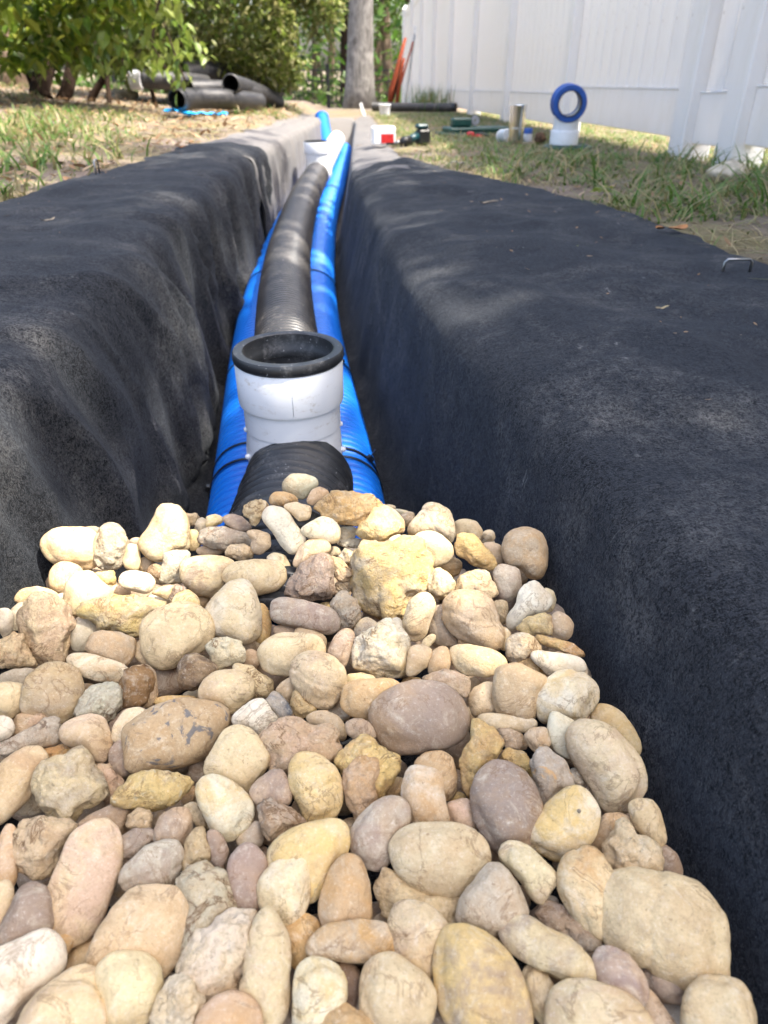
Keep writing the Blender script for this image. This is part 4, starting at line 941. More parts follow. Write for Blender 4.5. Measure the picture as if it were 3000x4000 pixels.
STONES = """
1|0|R|c|280,450 310,380 380,350 520,350 600,370 632,450 635,600 560,625 430,600 340,560 300,500|smooth cream stone with two scars on its face, pressed against the black cloth
1|0|J|g|690,290 640,340 615,450 620,560 660,620 740,610 790,560 840,450 800,380 770,310|upright grey-veined stone leaning on the scarred cream stone
1|2|R|g|e 585,372 62,32 0|pale grey stone peeping out behind the scarred cream stone
1|0|B|c|1035,210 1140,205 1195,260 1220,350 1225,490 1130,520 1060,570 960,540 900,470 920,410 970,350|tall bell-shaped cream stone standing against the dark trench wall
1|1|R|t|e 425,680 105,108 0|shaded brown stone wedged beneath the scarred cream stone
1|0|R|c|430,800 440,700 490,640 580,630 640,690 720,760 710,850 620,910 470,915 430,870|pale smooth stone beside the upper corner of the flat jagged yellow slab
1|0|J|y|610,640 740,630 750,690 745,725 690,725 640,680|small crumbly yellow chunk below the grey-veined upright stone
1|0|R|w|780,680 800,640 870,630 960,650 1005,690 1000,730 960,780 900,770 830,745 780,720|small whitish stone glowing in a sun patch above the flat yellow slab
1|1|R|c|830,450 890,460 910,560 900,630 820,620 800,560|cream stone tucked between the grey-veined upright stone and the bell-shaped one
1|2|R|p|e 880,440 42,26 0|rosy sliver of stone behind the foot of the bell-shaped stone
1|2|R|t|e 945,590 48,52 0|small tan stone in the hollow under the bell-shaped stone
1|0|J|b|955,610 1000,580 1045,600 1050,700 1000,670 950,640|little wrinkled grey-brown stone below the bell-shaped stone
1|0|J|v|1060,520 1130,495 1240,505 1215,570 1190,640 1190,700 1100,720 1035,700 1035,640 1050,580|greenish-grey rough block just under the bell-shaped cream stone
1|0|R|c/m|1170,600 1220,550 1350,530 1480,550 1535,575 1490,650 1450,750 1370,795 1270,780 1190,690|egg-shaped stone, cream at one end and mauve at the other
2|0|R|c|115,640 180,580 330,555 470,565 525,630 520,700 450,760 350,790 240,760 120,710|long pale yellow oval lying beside the cream-and-mauve egg
1|1|R|p|e 1365,497 90,36 0|rosy cream stone behind the cream-and-mauve egg
2|0|J|p|130,520 170,460 260,455 310,490 330,545 230,565|knobbly orange-pink nugget behind the long pale yellow oval
2|0|J|g|-20,360 100,335 200,370 340,430 330,470 130,500 0,470 -60,430|flat rough blue-grey stone lying in front of the mauve pebble
2|0|R|p|240,375 350,365 420,390 430,470 370,520 320,520 300,470 310,420|pinkish stone butting the end of the flat blue-grey one
1|1|R|c|1220,360 1280,370 1300,430 1280,490 1230,500|cream stone half hidden at the shoulder of the bell-shaped stone
1|1|J|p|1190,255 1260,255 1305,300 1290,350 1230,340 1180,310|rough pinkish-tan stone behind the bell-shaped stone
1|1|R|g|e 1310,345 45,60 10|greyish pebble behind the flat blue-grey stone
2|0|R|y|10,275 70,262 120,280 110,320 60,345 5,350|small yellow-brown pebble next to the end of the blue pipe
2|0|R|m|110,280 170,260 240,280 300,340 295,370 220,380 140,330|mauve-grey oval pebble beside the black coupling
2|0|J|t|255,210 300,170 370,168 405,200 400,250 370,290 330,345 300,330 290,290 250,270|knobbly two-lobed tan stone leaning on the black coupling
2|0|B|w|370,290 400,230 450,205 520,230 560,280 600,350 660,420 620,480 570,530 500,470 440,380|long pale slab lying lengthwise in full sun
2|0|R|o|415,160 450,120 520,118 590,150 620,190 500,210 425,200|rust-stained pebble in front of the black coupling
2|0|B|c|500,205 600,185 690,215 690,260 680,300 610,310 580,280|cream wedge below the rust-stained pebble
2|0|R|v|505,90 510,50 560,5 650,5 720,30 735,70 690,120 640,165 560,150 510,110|greenish-grey pebble perched alone on the black coupling
2|0|R|p|655,180 690,110 740,85 790,100 808,135 770,170 710,205 670,195|small pinkish-brown pebble between the perched pebble and the big ochre boulder
2|0|J|o|705,220 760,160 830,115 960,115 1080,140 1150,180 1160,230 1080,290 1010,330 900,345 850,320 730,260|big ochre boulder in front of the blue pipe
2|0|A|y|980,380 1040,300 1090,210 1170,205 1240,270 1290,350 1270,395 1150,440 1050,435|pyramid-shaped yellow stone in front of the big ochre boulder
2|1|R|p|1130,190 1240,240 1290,300 1300,390 1200,360 1130,280|pinkish stone half hidden behind the pyramid-shaped one
2|2|R|g|e 1195,220 42,20 0|small grey pebble low beside the blue pipe end
2|2|R|g|e 1270,252 58,22 -10|thin grey pebble behind the pile next to the dark wall
2|1|J|g|e 1310,297 60,46 0|rough grey stone squeezed behind the cracked cream boulder
3|0|K|c|145,360 220,270 270,195 340,190 430,240 455,340 440,460 350,430 260,400 170,415|cracked cream boulder at the back of the pile
3|1|R|c|450,310 540,295 600,310 640,380 640,440 590,430 540,400 450,420|pale stone beside the cracked cream boulder, above the golden chunk
3|1|R|c|e 680,402 42,38 0|small round cream pebble near the dark wall behind the pile
3|2|R|g|e 672,440 42,20 0|grey sliver beneath the small round cream pebble
3|0|T|c|175,430 210,385 290,372 380,400 440,460 458,520 400,570 300,625 270,560 230,480|pale teardrop stone with a pointed tip below the cracked cream boulder
3|0|J|y|455,470 480,400 550,378 610,420 650,480 725,550 720,600 690,640 560,600 530,560 470,530|jagged golden chunk touching the tip of the teardrop stone
3|1|R|p|630,450 700,445 760,465 780,580 720,600 690,560 650,480|dusky pink stone between the golden chunk and the pinkish cracked boulder
3|0|B|p|765,500 800,390 870,348 950,348 1020,390 1055,470 1050,600 1010,690 940,680 890,610 800,590|pinkish-brown boulder with a cracked face against the black cloth
3|0|K|m|705,640 740,590 800,590 870,610 885,680 880,760 820,830 740,810 725,740|notched mauve-grey stone under the pinkish-brown boulder
3|0|J|c|455,720 500,660 600,630 680,640 730,720 735,790 700,815 620,790 520,790 460,770|yellow-cream banded stone above the pink potato boulder
3|0|J|c|285,690 310,640 360,610 430,650 465,700 450,770 360,820 300,780|crumbly cream stone between the golden-grey boulder and the banded stone
3|2|A|t|e 430,610 75,62 0|shaded brown stone in the hollow below the teardrop stone
2|0|J|y/g|940,700 965,560 1000,460 1040,440 1200,450 1300,430 1400,450 1450,560 1450,650 1400,750 1320,810 1320,880 1280,960 1180,980 1110,920 1000,840 960,770|biggest jagged golden-grey boulder in the middle of the pile
2|1|R|w|e 1220,427 85,34 0|sunlit white stone behind the golden-grey boulder
2|0|R|w|615,370 690,310 760,280 840,300 872,350 870,430 830,460 760,430 680,420 650,395|smooth white stone in the brightest sun patch
2|1|R|w|870,350 960,345 990,360 970,420 880,470 850,440|sunlit white stone just behind the smooth white one
2|1|J|w|e 950,452 75,42 0|crumbly white stone at the back edge of the golden-grey boulder
2|1|J|w|860,540 900,490 990,480 1000,580 960,620 880,570|rough white stone wedged beside the golden-grey boulder
2|1|R|w|e 838,505 42,30 0|tiny white pebble between the rosy cream stone and golden-grey boulder
2|0|R|p|565,590 610,490 670,430 760,428 810,450 810,515 740,530 670,560 600,620 570,610|rosy cream stone lying across the end of the long pale slab
2|0|J|m|500,790 560,680 620,590 690,525 780,520 830,560 850,700 850,780 800,810 640,820|big purple-grey chipped block next to the golden-grey boulder
2|1|J|p|800,530 880,560 940,620 950,660 880,720 830,640|rough pinkish stone behind the purple-grey chipped block
2|0|J|p|e 900,655 58,48 0|small knobbly pink stone between the purple-grey block and golden-grey boulder
2|1|J|g|e 905,730 55,45 0|small grey stone under the knobbly pink one
2|1|R|c|390,545 450,512 520,530 555,590 550,680 520,720 470,640 420,590|cream stone behind the long pale yellow oval
2|2|R|y|e 440,785 85,40 15|shaded yellow stone beneath the long pale yellow oval
2|0|B|c|0,890 60,800 160,710 260,695 320,760 365,900 360,1030 290,1100 130,1060 50,1040 10,960|large squarish cream stone with a thin brown crack
2|0|B|m|420,830 500,800 640,820 780,860 850,900 870,980 840,1040 760,1040 580,990 440,960|long brick-like mauve slab below the purple-grey block
2|0|J|g|815,860 860,770 920,765 980,820 1010,880 1005,960 960,1010 880,980 860,900|grey knobbly stone with a cream patch, beside the golden-grey boulder
2|2|R|y|e 780,855 34,24 0|tiny yellow pebble above the end of the brick-like mauve slab
2|1|R|g|965,1020 990,950 1050,930 1120,970 1110,1020 1020,1070 980,1070|round grey pebble between the golden-grey boulder and the pitted white lump
2|0|R|c|1280,960 1320,830 1410,760 1480,790 1500,860 1460,960 1430,1060 1370,1090 1300,1070 1280,1000|smooth peach egg under the overhang of the golden-grey boulder
3|1|R|m|285,980 300,890 350,850 420,860 420,960 450,1040 510,1100 440,1115 340,1115 300,1060|mauve slab half covered by the pink potato boulder
3|0|K|p|375,900 390,810 450,765 580,755 660,780 710,850 735,960 780,1030 780,1090 720,1140 620,1120 480,1070 400,990|large pink potato-shaped boulder
3|0|N|w|790,930 850,860 880,760 930,700 1000,695 1060,760 1085,830 1050,890 940,920 880,990 830,1025 790,1000|whitish bone-shaped stone near the black cloth
3|1|R|c|1030,740 1100,760 1115,820 1090,890 1030,900|cream stone half hidden behind the bone-shaped one
3|1|J|g|700,830 750,820 800,825 800,960 760,985 730,930|rough grey stone between the pink potato boulder and the bone-shaped stone
3|0|R|p|1090,920 1130,890 1190,920 1230,980 1210,1050 1180,1080 1080,1060 1080,980|pinkish stone touching the cloth below the bone-shaped stone
3|0|J|y|870,1000 930,930 1040,900 1090,920 1085,1050 1010,1040 960,1050 900,1030|lumpy yellow stone behind the thin ochre flake
3|0|J|o|980,1030 1060,1060 1200,1090 1290,1150 1295,1190 1240,1185 1120,1140 1010,1100|thin stick-like ochre flake beside the black cloth
3|1|R|c|e 780,1070 45,80 0|cream stone glimpsed behind the pink potato boulder
3|0|J|t|785,1090 830,1040 900,1030 970,1060 1015,1130 990,1170 900,1200 840,1230 790,1190|brown stone with a net of fine cracks below the thin ochre flake
3|0|T|w|935,1170 980,1150 1100,1160 1230,1180 1305,1220 1300,1290 1230,1290 1100,1325 1060,1300|long white wedge lying above the round white cracked stone
3|2|R|p|e 1160,1167 62,18 0|rosy sliver behind the long white wedge
3|2|R|p|e 1305,1285 18,48 0|rosy edge of stone between the white wedge and the cloth
3|0|R|c|420,1160 450,1115 550,1110 680,1140 770,1180 805,1240 740,1290 660,1320 520,1300 440,1230|smooth peach oval below the pink potato boulder
3|0|R|t|165,1130 220,1112 300,1130 310,1180 280,1250 180,1320 140,1310 150,1220|tan egg beside the pitted white lump
3|0|R|t|315,1150 370,1115 420,1130 430,1230 410,1290 290,1310 285,1230|tan-grey stone between the tan egg and the smooth peach oval
3|1|R|c|e 288,1088 60,32 42|small cream pebble in the gap under the smooth peach egg
2|0|J|w|945,1180 990,1060 1100,1010 1180,955 1260,960 1310,1050 1325,1180 1290,1310 1200,1325 1120,1310 960,1250|large pitted white lump of limestone
2|0|R|p|795,1150 840,1060 900,1000 950,1010 975,1060 950,1150 910,1270 860,1230 800,1190|upright peach stone beside the pitted white lump
2|0|R|c|355,1150 400,1080 480,1045 620,1035 740,1060 780,1110 785,1165 720,1230 640,1290 545,1310 400,1290 360,1240|oblong cream loaf below the brick-like mauve slab
2|1|R|p|e 520,1020 78,38 0|small rosy stone between the mauve slab and the oblong cream loaf
2|1|R|p|e 690,1070 110,62 -22|rosy stone behind the oblong cream loaf
2|1|R|y|e 370,975 55,140 5|yellowish stone behind the large squarish cream stone
2|2|R|m|e 425,1050 50,75 -20|shaded mauve stone behind the end of the oblong cream loaf
2|0|J|v|5,1120 50,1075 150,1063 230,1090 260,1150 250,1220 160,1245 90,1275 30,1200|grey-and-white marbled stone beside the dark brown stone
4|0|A|b|1150,80 1200,10 1260,-5 1330,30 1400,90 1390,140 1310,210 1250,250 1180,230 1150,160|dark brown angular stone, darkest of the pile
2|2|R|p|e 305,1210 55,70 0|small tan stone between the marbled stone and the oblong cream loaf
1|0|R|c|915,1050 930,960 1010,880 1130,840 1230,845 1330,900 1375,990 1370,1090 1290,1160 1180,1230 1080,1265 990,1240 930,1150|big round bun-like pale stone
1|0|J|y|515,900 530,860 620,810 720,790 850,790 960,800 1060,850 1000,930 920,1000 900,1060 850,1065 760,1020 660,1015 600,950 540,920|flat jagged yellow slab next to the bun-like stone
1|0|J|p|135,930 150,830 200,765 290,755 340,790 390,840 450,920 500,980 480,1060 440,1150 430,1230 300,1230 200,1200 170,1100|tall rough pinkish-tan block with a white crest
1|1|R|t|105,800 150,745 240,730 330,755 380,800 340,840 180,840 110,830|tan stone showing over the white crest of the tall rough block
1|1|R|g|60,900 110,840 170,830 160,1010 90,1025|grey stone half hidden behind the tall rough block
1|0|R|w|-70,920 0,870 40,870 70,920 75,1010 50,1050 0,1065 -60,1040|whitish stone cut by the picture edge, against the cloth
1|0|J|t|-60,1100 0,1070 70,1035 140,1040 170,1110 200,1200 240,1240 120,1265 30,1255 -60,1200|brown-veined stone at the foot of the tall rough block
1|1|R|g|470,1000 490,930 540,920 600,960 640,1020 610,1090 560,1150 490,1155 465,1100|greyish stone between the tall rough block and the yellow slab
1|0|B|t|570,1120 600,1050 660,1020 770,1030 870,1070 865,1170 830,1245 740,1230 640,1180 570,1160|rounded brown block with a purple crust, under the flat yellow slab
1|1|R|t|875,1120 900,1070 940,1130 990,1210 990,1250 930,1240 880,1190|tan stone shaded by the bun-like stone
1|1|R|g|e 400,812 52,34 20|small grey pebble above the tall rough block's shoulder
1|1|R|p|e 775,762 72,36 -8|rosy flat stone behind the flat yellow slab
1|1|R|w|950,790 1060,780 1100,810 1090,850 1000,850|pale sunlit pebble behind the bun-like stone
1|0|R|y|970,780 1050,730 1130,720 1110,790 1080,815 1030,790|smooth yellow pebble above the bun-like stone
1|0|J|g|1100,790 1130,725 1180,730 1205,755 1150,800 1110,820|little grey speckled pebble below the cream-and-mauve egg
1|0|R|y|1105,840 1150,770 1220,755 1280,800 1300,890 1220,880 1150,860|yellow-cream stone peeking over the bun-like stone
1|2|R|t|e 1310,820 52,52 0|shaded tan stone under the cream-and-mauve egg
4|0|R|w/o|440,30 480,5 600,10 720,50 820,90 838,130 820,180 750,195 620,180 510,130 450,60|orange-and-white striped spindle-shaped stone
4|0|F|t|165,200 200,130 290,75 400,68 480,110 530,200 520,300 480,420 400,475 330,440 250,410 170,370|large flat round tan stone below the orange-and-white spindle
4|1|R|g|0,150 80,110 200,100 220,120 190,220 120,230 0,220|grey stone behind the large flat round tan stone
4|0|R|c|-60,240 0,200 80,192 150,215 172,280 150,350 80,425 0,400 -60,350|speckled cream pebble at the edge beside the flat round tan stone
4|0|R|w|-50,430 0,408 60,430 88,490 70,550 0,580 -50,560|pale greenish-white pebble cut by the edge, under the speckled cream one
4|1|J|p|90,500 130,400 200,365 290,380 360,430 385,490 390,560 300,560 160,540 100,540|rough pink stone behind the dark-striped grey stone
4|0|J|g/b|-40,650 0,600 100,550 200,480 280,410 350,460 380,530 370,590 300,620 200,620 100,650 0,700|grey stone crossed by a dark stripe
4|0|J|v|495,400 530,290 600,220 700,180 760,200 780,260 790,350 740,430 690,470 640,430 560,420|pale green-grey speckled stone below the orange-and-white spindle
4|0|R|p|390,510 420,460 500,415 590,405 650,430 690,500 725,600 690,700 640,710 590,650 480,600 400,570|smooth rosy-cream stone under the green-grey speckled one
4|2|R|t|e 560,240 55,45 0|shaded tan stone between the flat round tan stone and speckled one
4|1|R|t|e 815,300 55,75 20|tan stone between the green-grey speckled stone and the broken-hearted one
4|0|K|t|830,110 880,70 940,70 990,120 1020,250 1010,320 960,360 880,310 830,250|tan stone with a dark brown broken heart
4|0|R|c|735,560 745,460 800,375 880,357 940,380 930,450 870,520 790,580|cream stone behind the corner of the grey-streaked brown slab
4|1|R|m|690,480 760,400 830,335 900,335 945,365 880,420 790,480 730,580|mauve stone behind the cream one next to the grey-streaked slab
4|0|B|t/k|800,480 870,450 960,370 1050,320 1180,310 1320,320 1430,345 1480,400 1480,470 1420,560 1340,670 1200,720 1000,765 880,760 840,700 810,590|large brown-cream slab with a dark grey streak
4|1|R|o|e 1140,315 145,40 2|orange-brown stone along the top of the grey-streaked slab
4|2|R|c|e 1250,275 60,35 0|small cream stone behind the grey-streaked brown slab
4|1|R|m|705,650 740,580 800,570 840,690 865,770 800,815 740,770 710,700|mauve-pink stone at the blunt end of the grey-streaked slab
4|1|J|p|605,740 700,710 740,780 800,820 790,890 720,960 690,930 650,860|rough reddish stone beside the creased grey-cream rock
4|1|J|o|245,630 300,625 400,595 480,590 560,610 620,660 610,740 540,720 400,690 280,700|yellow-ochre stone behind the creased grey-cream rock
4|0|J|c/g|250,790 290,710 380,660 440,610 510,615 560,680 600,760 680,850 680,910 620,970 540,1010 480,1100 400,1050 310,1030 260,940|blocky grey-cream rock with a deep crease
4|0|R|t|-80,900 0,720 90,640 180,605 240,640 270,700 250,800 200,930 120,1020 40,1105 -20,1110|big smooth brown egg cut off by the edge
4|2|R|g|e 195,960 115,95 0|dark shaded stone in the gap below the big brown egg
4|0|J|y/v|730,960 790,880 850,800 900,780 1000,770 1130,790 1230,840 1220,900 1130,980 1060,1020 980,1015 850,990|cracked greenish-yellow quartz stone under the grey-streaked slab
7|0|J|c|75,110 120,40 200,5 300,10 440,0 475,60 430,120 400,200 360,330 230,365 140,300 100,210|rough yellow-white lump beside the long pinkish tongue slab
7|0|F|p|400,200 440,100 520,50 600,35 700,80 745,150 750,300 730,450 690,620 640,720 560,775 480,750 380,650 340,570 335,450 360,330|long pinkish tongue-shaped slab
4|1|B|m|490,1130 580,1050 720,985 800,965 850,1010 830,1110 790,1220 750,1240 600,1190 500,1190|dusky slab behind the top of the long tongue-shaped slab
4|0|J|t|830,1060 880,1005 960,1020 985,1060 980,1150 880,1145 830,1130|rough tan stone above the purple-brown angular one
4|0|A|m|750,1230 850,1150 950,1140 1000,1170 980,1220 880,1320 780,1330 750,1280|purple-brown angular stone beside the tongue-shaped slab
4|0|B|m|1000,1220 1030,1060 1090,1020 1200,1020 1240,1080 1230,1170 1190,1250 1090,1260|mauve-brown square block above the grey nosed stone
7|0|J|t|1190,260 1210,130 1250,60 1300,65 1330,130 1380,190 1370,260 1280,300 1200,330|lobed brown stone beside the mauve-brown square block
7|0|R|m|1320,80 1390,80 1450,130 1485,210 1460,290 1440,310 1390,280 1360,180|mauve pebble behind the lobed brown stone
4|1|J|c|1180,1000 1240,960 1280,980 1330,1060 1380,1140 1300,1140 1210,1050|cream pitted stone half under the dimpled white pebble
4|2|R|t|e 1040,1085 50,62 0|shaded tan stone beside the mauve-brown square block
4|2|R|m|e 1290,1120 65,50 0|small mauve stone between the square block and the pitted cream stone
4|2|R|p|e 1225,920 48,62 0|reddish stone in the gap beside the dimpled white pebble
4|0|R|w|1260,880 1290,815 1380,805 1480,830 1570,900 1640,980 1640,1080 1560,1180 1480,1200 1400,1160 1330,1050 1280,960|creamy white pebble with a brown dimple on top
5|0|F|c|0,720 60,620 130,500 200,470 280,495 350,570 425,650 410,740 360,810 280,895 200,860 110,830 20,800|large flat cream shield-shaped stone above the dimpled white pebble
4|2|R|m|e 1275,760 55,72 0|dark mauve stone in the gap under the grey-streaked slab
5|0|R|c/p|-40,270 -10,190 60,130 190,112 290,140 330,220 310,290 240,350 170,410 120,370 20,340|rounded peach block below the marbled stone
5|1|J|c|150,95 220,75 310,85 390,140 455,190 440,260 380,300 320,300 260,200 180,140|yellowish cream stone behind the rounded peach block
5|0|K|w|165,425 230,370 300,305 370,300 410,340 475,430 430,490 380,560 320,510 200,470|knobbly white stone beside the blue-grey flint
5|0|B|k|390,310 440,250 490,275 540,330 580,400 520,425 480,420 460,390 400,340|angular blue-grey flint chip, the only blue stone
5|1|R|p|455,240 500,190 560,155 600,200 610,260 540,330 490,290|pink stone behind the blue-grey flint chip
5|1|J|y|550,310 580,230 640,290 720,345 710,390 620,420 570,390|yellow-brown stone beside the blue-grey flint chip
5|0|K|c|555,120 580,50 660,8 760,5 850,50 910,120 920,200 880,300 820,350 740,350 640,290 580,220|round cream boulder with a folded crease below the oblong loaf
5|0|R|o|885,260 920,200 1000,180 1180,175 1280,200 1300,240 1190,300 1100,370 1075,440 960,410 890,350|orange-tan stone between the round creased boulder and the big mauve disc
5|1|R|c|920,140 1010,130 1100,150 1115,190 1010,220 920,200|cream stone beneath the pitted white lump
5|0|R|m|1070,400 1110,310 1200,230 1340,195 1480,200 1600,250 1680,340 1710,440 1660,560 1530,610 1380,650 1240,635 1150,580 1090,480|largest mauve disc-shaped stone
6|0|J|p|60,180 130,140 230,110 330,130 385,180 390,260 370,295 280,260 150,210|pink sponge-like pitted stone above the big mauve disc
5|2|R|o|e 1340,185 75,24 5|orange sliver behind the big mauve disc
6|2|R|t|e 415,215 45,52 0|shaded tan stone beside the pink sponge-like stone
5|1|R|t|635,430 700,385 780,378 860,410 910,470 920,530 890,580 830,530 740,490|brown stone behind the scalloped pink slab
5|2|R|g|e 870,395 75,62 0|grey stone shaded by the orange-tan stone
5|0|K|p|910,460 960,430 1030,435 1080,470 1110,530 1090,565 980,565 930,530|small pink bean tucked against the big mauve disc
5|0|J|p|380,570 440,460 540,412 620,450 700,490 800,465 850,510 870,560 900,620 840,700 750,720 600,760 530,790 440,780 420,650|wide flat pinkish slab with a scalloped edge
5|0|J|y|835,720 900,630 970,565 1050,555 1110,590 1190,620 1265,670 1265,760 1210,850 1140,940 1090,900 1000,840 900,800|split yellow stone in front of the small pink bean
5|0|J|p/o|890,770 930,710 1020,690 1110,710 1140,770 1110,830 1130,950 1060,1040 1000,1090 940,1020 900,920|blotched orange-pink stone leaning on the split yellow one
5|0|K|y|545,760 580,680 660,660 760,690 840,750 890,850 885,960 840,1060 760,1090 690,1115 650,1070 590,950 550,850|tall yellow stone with an orange-stained facet
5|0|B|m|285,900 340,820 430,765 500,765 545,830 570,930 540,985 430,960 340,980|dark grey block below the scalloped pink slab
5|0|J|m|330,1000 370,945 430,940 500,975 580,1020 650,1090 650,1130 540,1170 430,1200 370,1130|purple-grey wrinkled stone beside the dimpled white pebble
5|2|R|m|e 440,1205 62,42 0|shaded mauve stone under the purple-grey wrinkled one
5|2|R|p|e 605,1010 45,55 0|rosy stone in the gap beside the tall yellow stone
5|1|R|g|200,1190 280,1140 330,1080 380,1170 380,1230 330,1270 220,1250|grey-tan stone in the shade under the dimpled white pebble
8|0|R|y|410,280 420,190 500,110 640,50 790,15 880,25 930,90 935,200 900,270 820,360 760,450 690,510 600,480 480,400|big smooth yellow loaf-shaped stone
5|0|R|m|950,1150 1010,1060 1100,980 1190,945 1280,960 1330,1030 1320,1120 1250,1210 1200,1340 1110,1400 1020,1370 955,1270|grey-purple stone between the yellow loaf and the white quartz block
5|2|R|p|e 940,1130 60,60 0|small pink stone behind the grey-purple one
5|0|B|w/o|1280,910 1310,800 1360,735 1410,755 1500,770 1540,830 1570,1000 1580,1110 1440,1120 1340,1110 1310,1000|white quartz block with orange stains
5|1|R|t|1340,720 1420,660 1530,635 1600,680 1635,790 1620,900 1570,970 1500,900 1400,800|brown freckled stone behind the white quartz block
5|2|R|t|e 1235,890 95,60 50|shaded tan stone behind the white quartz block's foot
6|0|J|y|315,850 330,680 400,560 410,450 470,440 560,500 610,590 590,650 520,720 450,790 400,870 390,955 330,900|tall crusty cream-yellow stone between the two mauve stones
6|1|R|c|400,440 480,395 620,400 750,420 840,430 840,490 740,510 560,510 480,470|long pale stone beneath the square tan block
6|1|J|p|560,490 650,490 740,540 770,610 700,635 620,620 590,540|rough pale pink stone behind the tall crusty one
6|0|R|p|735,540 790,490 890,485 910,600 850,620 810,650 770,600|small orange-pink stone beside the greenish-white teardrop
6|1|R|c|380,300 420,220 490,195 570,205 575,330 580,390 440,410 410,420|cream stone between the big mauve disc and the square tan block
6|0|B|t|550,200 575,100 640,80 700,75 820,130 915,180 850,240 815,340 810,420 690,420 570,390 545,310|square tan block beside the round white cracked stone
6|1|J|o|690,70 750,35 800,50 860,110 915,180 850,200 720,130|golden crust of stone on top of the square tan block
6|0|K|w|820,320 860,220 940,140 1030,118 1130,140 1210,200 1230,280 1190,350 1100,440 1040,450 960,420 910,440 880,480 830,420|round white stone with fine cracks against the cloth
6|0|T|v|890,500 920,400 960,378 1010,420 1085,455 1060,520 1040,580 1050,640 1060,700 950,640 900,590|greenish-white waxy teardrop stone
6|0|R|c|1020,540 1060,470 1150,435 1240,440 1340,500 1430,600 1500,720 1510,820 1460,940 1390,1010 1300,1045 1230,1000 1180,900 1100,760 1040,640|large smooth cream potato-shaped stone leaning downhill
6|1|R|y|1165,420 1220,345 1310,340 1390,400 1460,520 1480,640 1440,680 1340,560 1240,480|yellow stone between the leaning cream potato and the cloth
6|1|J|y|580,700 640,620 750,640 790,720 780,800 700,770 620,740|crumbly tan stone behind the mauve oval
6|0|A|g/o|790,720 880,610 950,670 1020,720 1060,860 990,910 920,970 865,1015 840,920 800,800|grey-brown wedge with a gold stripe
6|0|R|m|400,930 430,830 510,740 610,710 700,730 780,800 830,900 855,1020 830,1120 780,1220 690,1270 580,1300 500,1220 430,1100|large mauve oval beside the yellow bean stone
6|0|N|y|740,1110 780,1050 870,1030 960,950 1060,880 1150,880 1200,950 1225,1040 1190,1160 1110,1260 1000,1325 880,1310 790,1230|yellow-cream bean-shaped stone with one dark dot
6|1|R|p|240,980 330,955 400,960 440,1040 450,1130 350,1150 260,1120|pink stone between the white quartz block and the mauve oval
6|2|R|y|e 310,940 55,34 0|shaded yellow stone behind the white quartz block's corner
6|1|J|g|e 1090,812 65,65 0|grey quartz stone under the leaning cream potato
9|1|R|p|990,200 1050,80 1110,-20 1230,-20 1290,40 1200,150 1130,260 1060,240|dusky pink stone between the yellow bean and the folded cream stone
10|0|R|c|545,300 640,265 740,265 790,340 805,480 795,620 740,640 640,540 570,470|upright cream stone standing against the cloth below the leaning potato
9|0|J|c|1110,240 1120,170 1190,90 1220,30 1270,20 1310,60 1320,110 1400,120 1450,180 1455,270 1420,350 1300,355 1180,380 1130,310|knobbly folded cream stone above the huge cream boulder
9|1|R|m|1430,180 1510,175 1570,230 1590,310 1580,375 1480,400 1420,355|grey-mauve stone between the folded cream stone and the cloth
9|0|K|c/o|800,470 800,370 860,260 960,205 1050,220 1120,290 1165,380 1140,480 1100,580 1090,700 1060,760 950,680 870,590|orange-cream stone with a white chip beside the huge cream boulder
10|0|K|c|265,1150 300,1010 420,900 600,865 800,880 960,900 1120,970 1220,1080 1310,1210 1290,1350 1240,1550 1170,1700 1090,1725 920,1680 760,1640 560,1520 400,1430 290,1320|huge cream boulder with a white chipped end by the cloth
9|0|B|c|415,240 450,170 520,150 600,180 700,270 795,360 785,410 720,460 680,530 650,540 600,480 540,380 470,300 420,280|small brick-shaped cream stone below the yellow bean stone
9|0|R|c|-300,180 -260,110 -150,50 0,45 150,50 270,80 340,150 368,240 340,330 230,410 100,470 -20,470 -140,440 -260,320|big pale egg under the white quartz block
9|0|B|g|140,620 170,520 260,400 350,310 430,300 500,350 560,460 600,590 560,640 440,690 330,735 230,720 150,680|greyish blunt stone between the pale egg and the mauve-topped finger
8|1|J|c|1085,470 1130,430 1200,340 1260,400 1400,470 1480,490 1620,480 1650,560 1610,680 1540,720 1400,640 1280,620 1210,640 1120,580|pitted cream stone in the shade beneath the big pale egg
8|0|K|p|1180,680 1250,580 1320,550 1450,570 1540,640 1580,720 1520,850 1490,950 1430,1020 1340,950 1250,870 1210,740|pink dusty stone beside the flint sliver
8|0|F|o/g|635,840 700,770 800,700 900,690 1000,670 1130,675 1210,720 1250,820 1220,870 1090,910 940,910 720,885 645,875|flint sliver with a glassy grey face and orange rind
8|0|R|t|740,580 760,460 800,340 880,270 950,255 1020,310 1065,420 1080,560 1070,660 960,700 820,710 770,680|upright speckled egg behind the flint sliver
8|0|K|c|330,450 370,360 450,290 550,265 650,260 680,310 675,450 660,590 600,650 520,665 430,620 360,550|pale blunt tooth-shaped stone in front of the yellow loaf
8|0|R|m|145,380 150,270 220,185 290,180 360,240 410,310 390,420 380,520 370,590 330,620 240,615 180,510|mauve-pink egg beside the tooth-shaped stone
8|2|R|m|e 370,225 45,45 0|shaded mauve stone behind the mauve-pink egg
7|0|J|v|1115,440 1170,350 1270,290 1370,290 1450,340 1470,460 1520,580 1480,680 1400,750 1340,830 1310,900 1250,975 1200,900 1220,720 1220,580 1170,500|grainy pale green-grey stone next to the flat dimpled cream one
7|0|F|c|600,920 640,780 720,600 790,500 900,465 1060,460 1170,490 1240,600 1240,720 1190,850 1120,960 1050,1010 950,980 800,950 680,950|large flat cream stone with a small hole
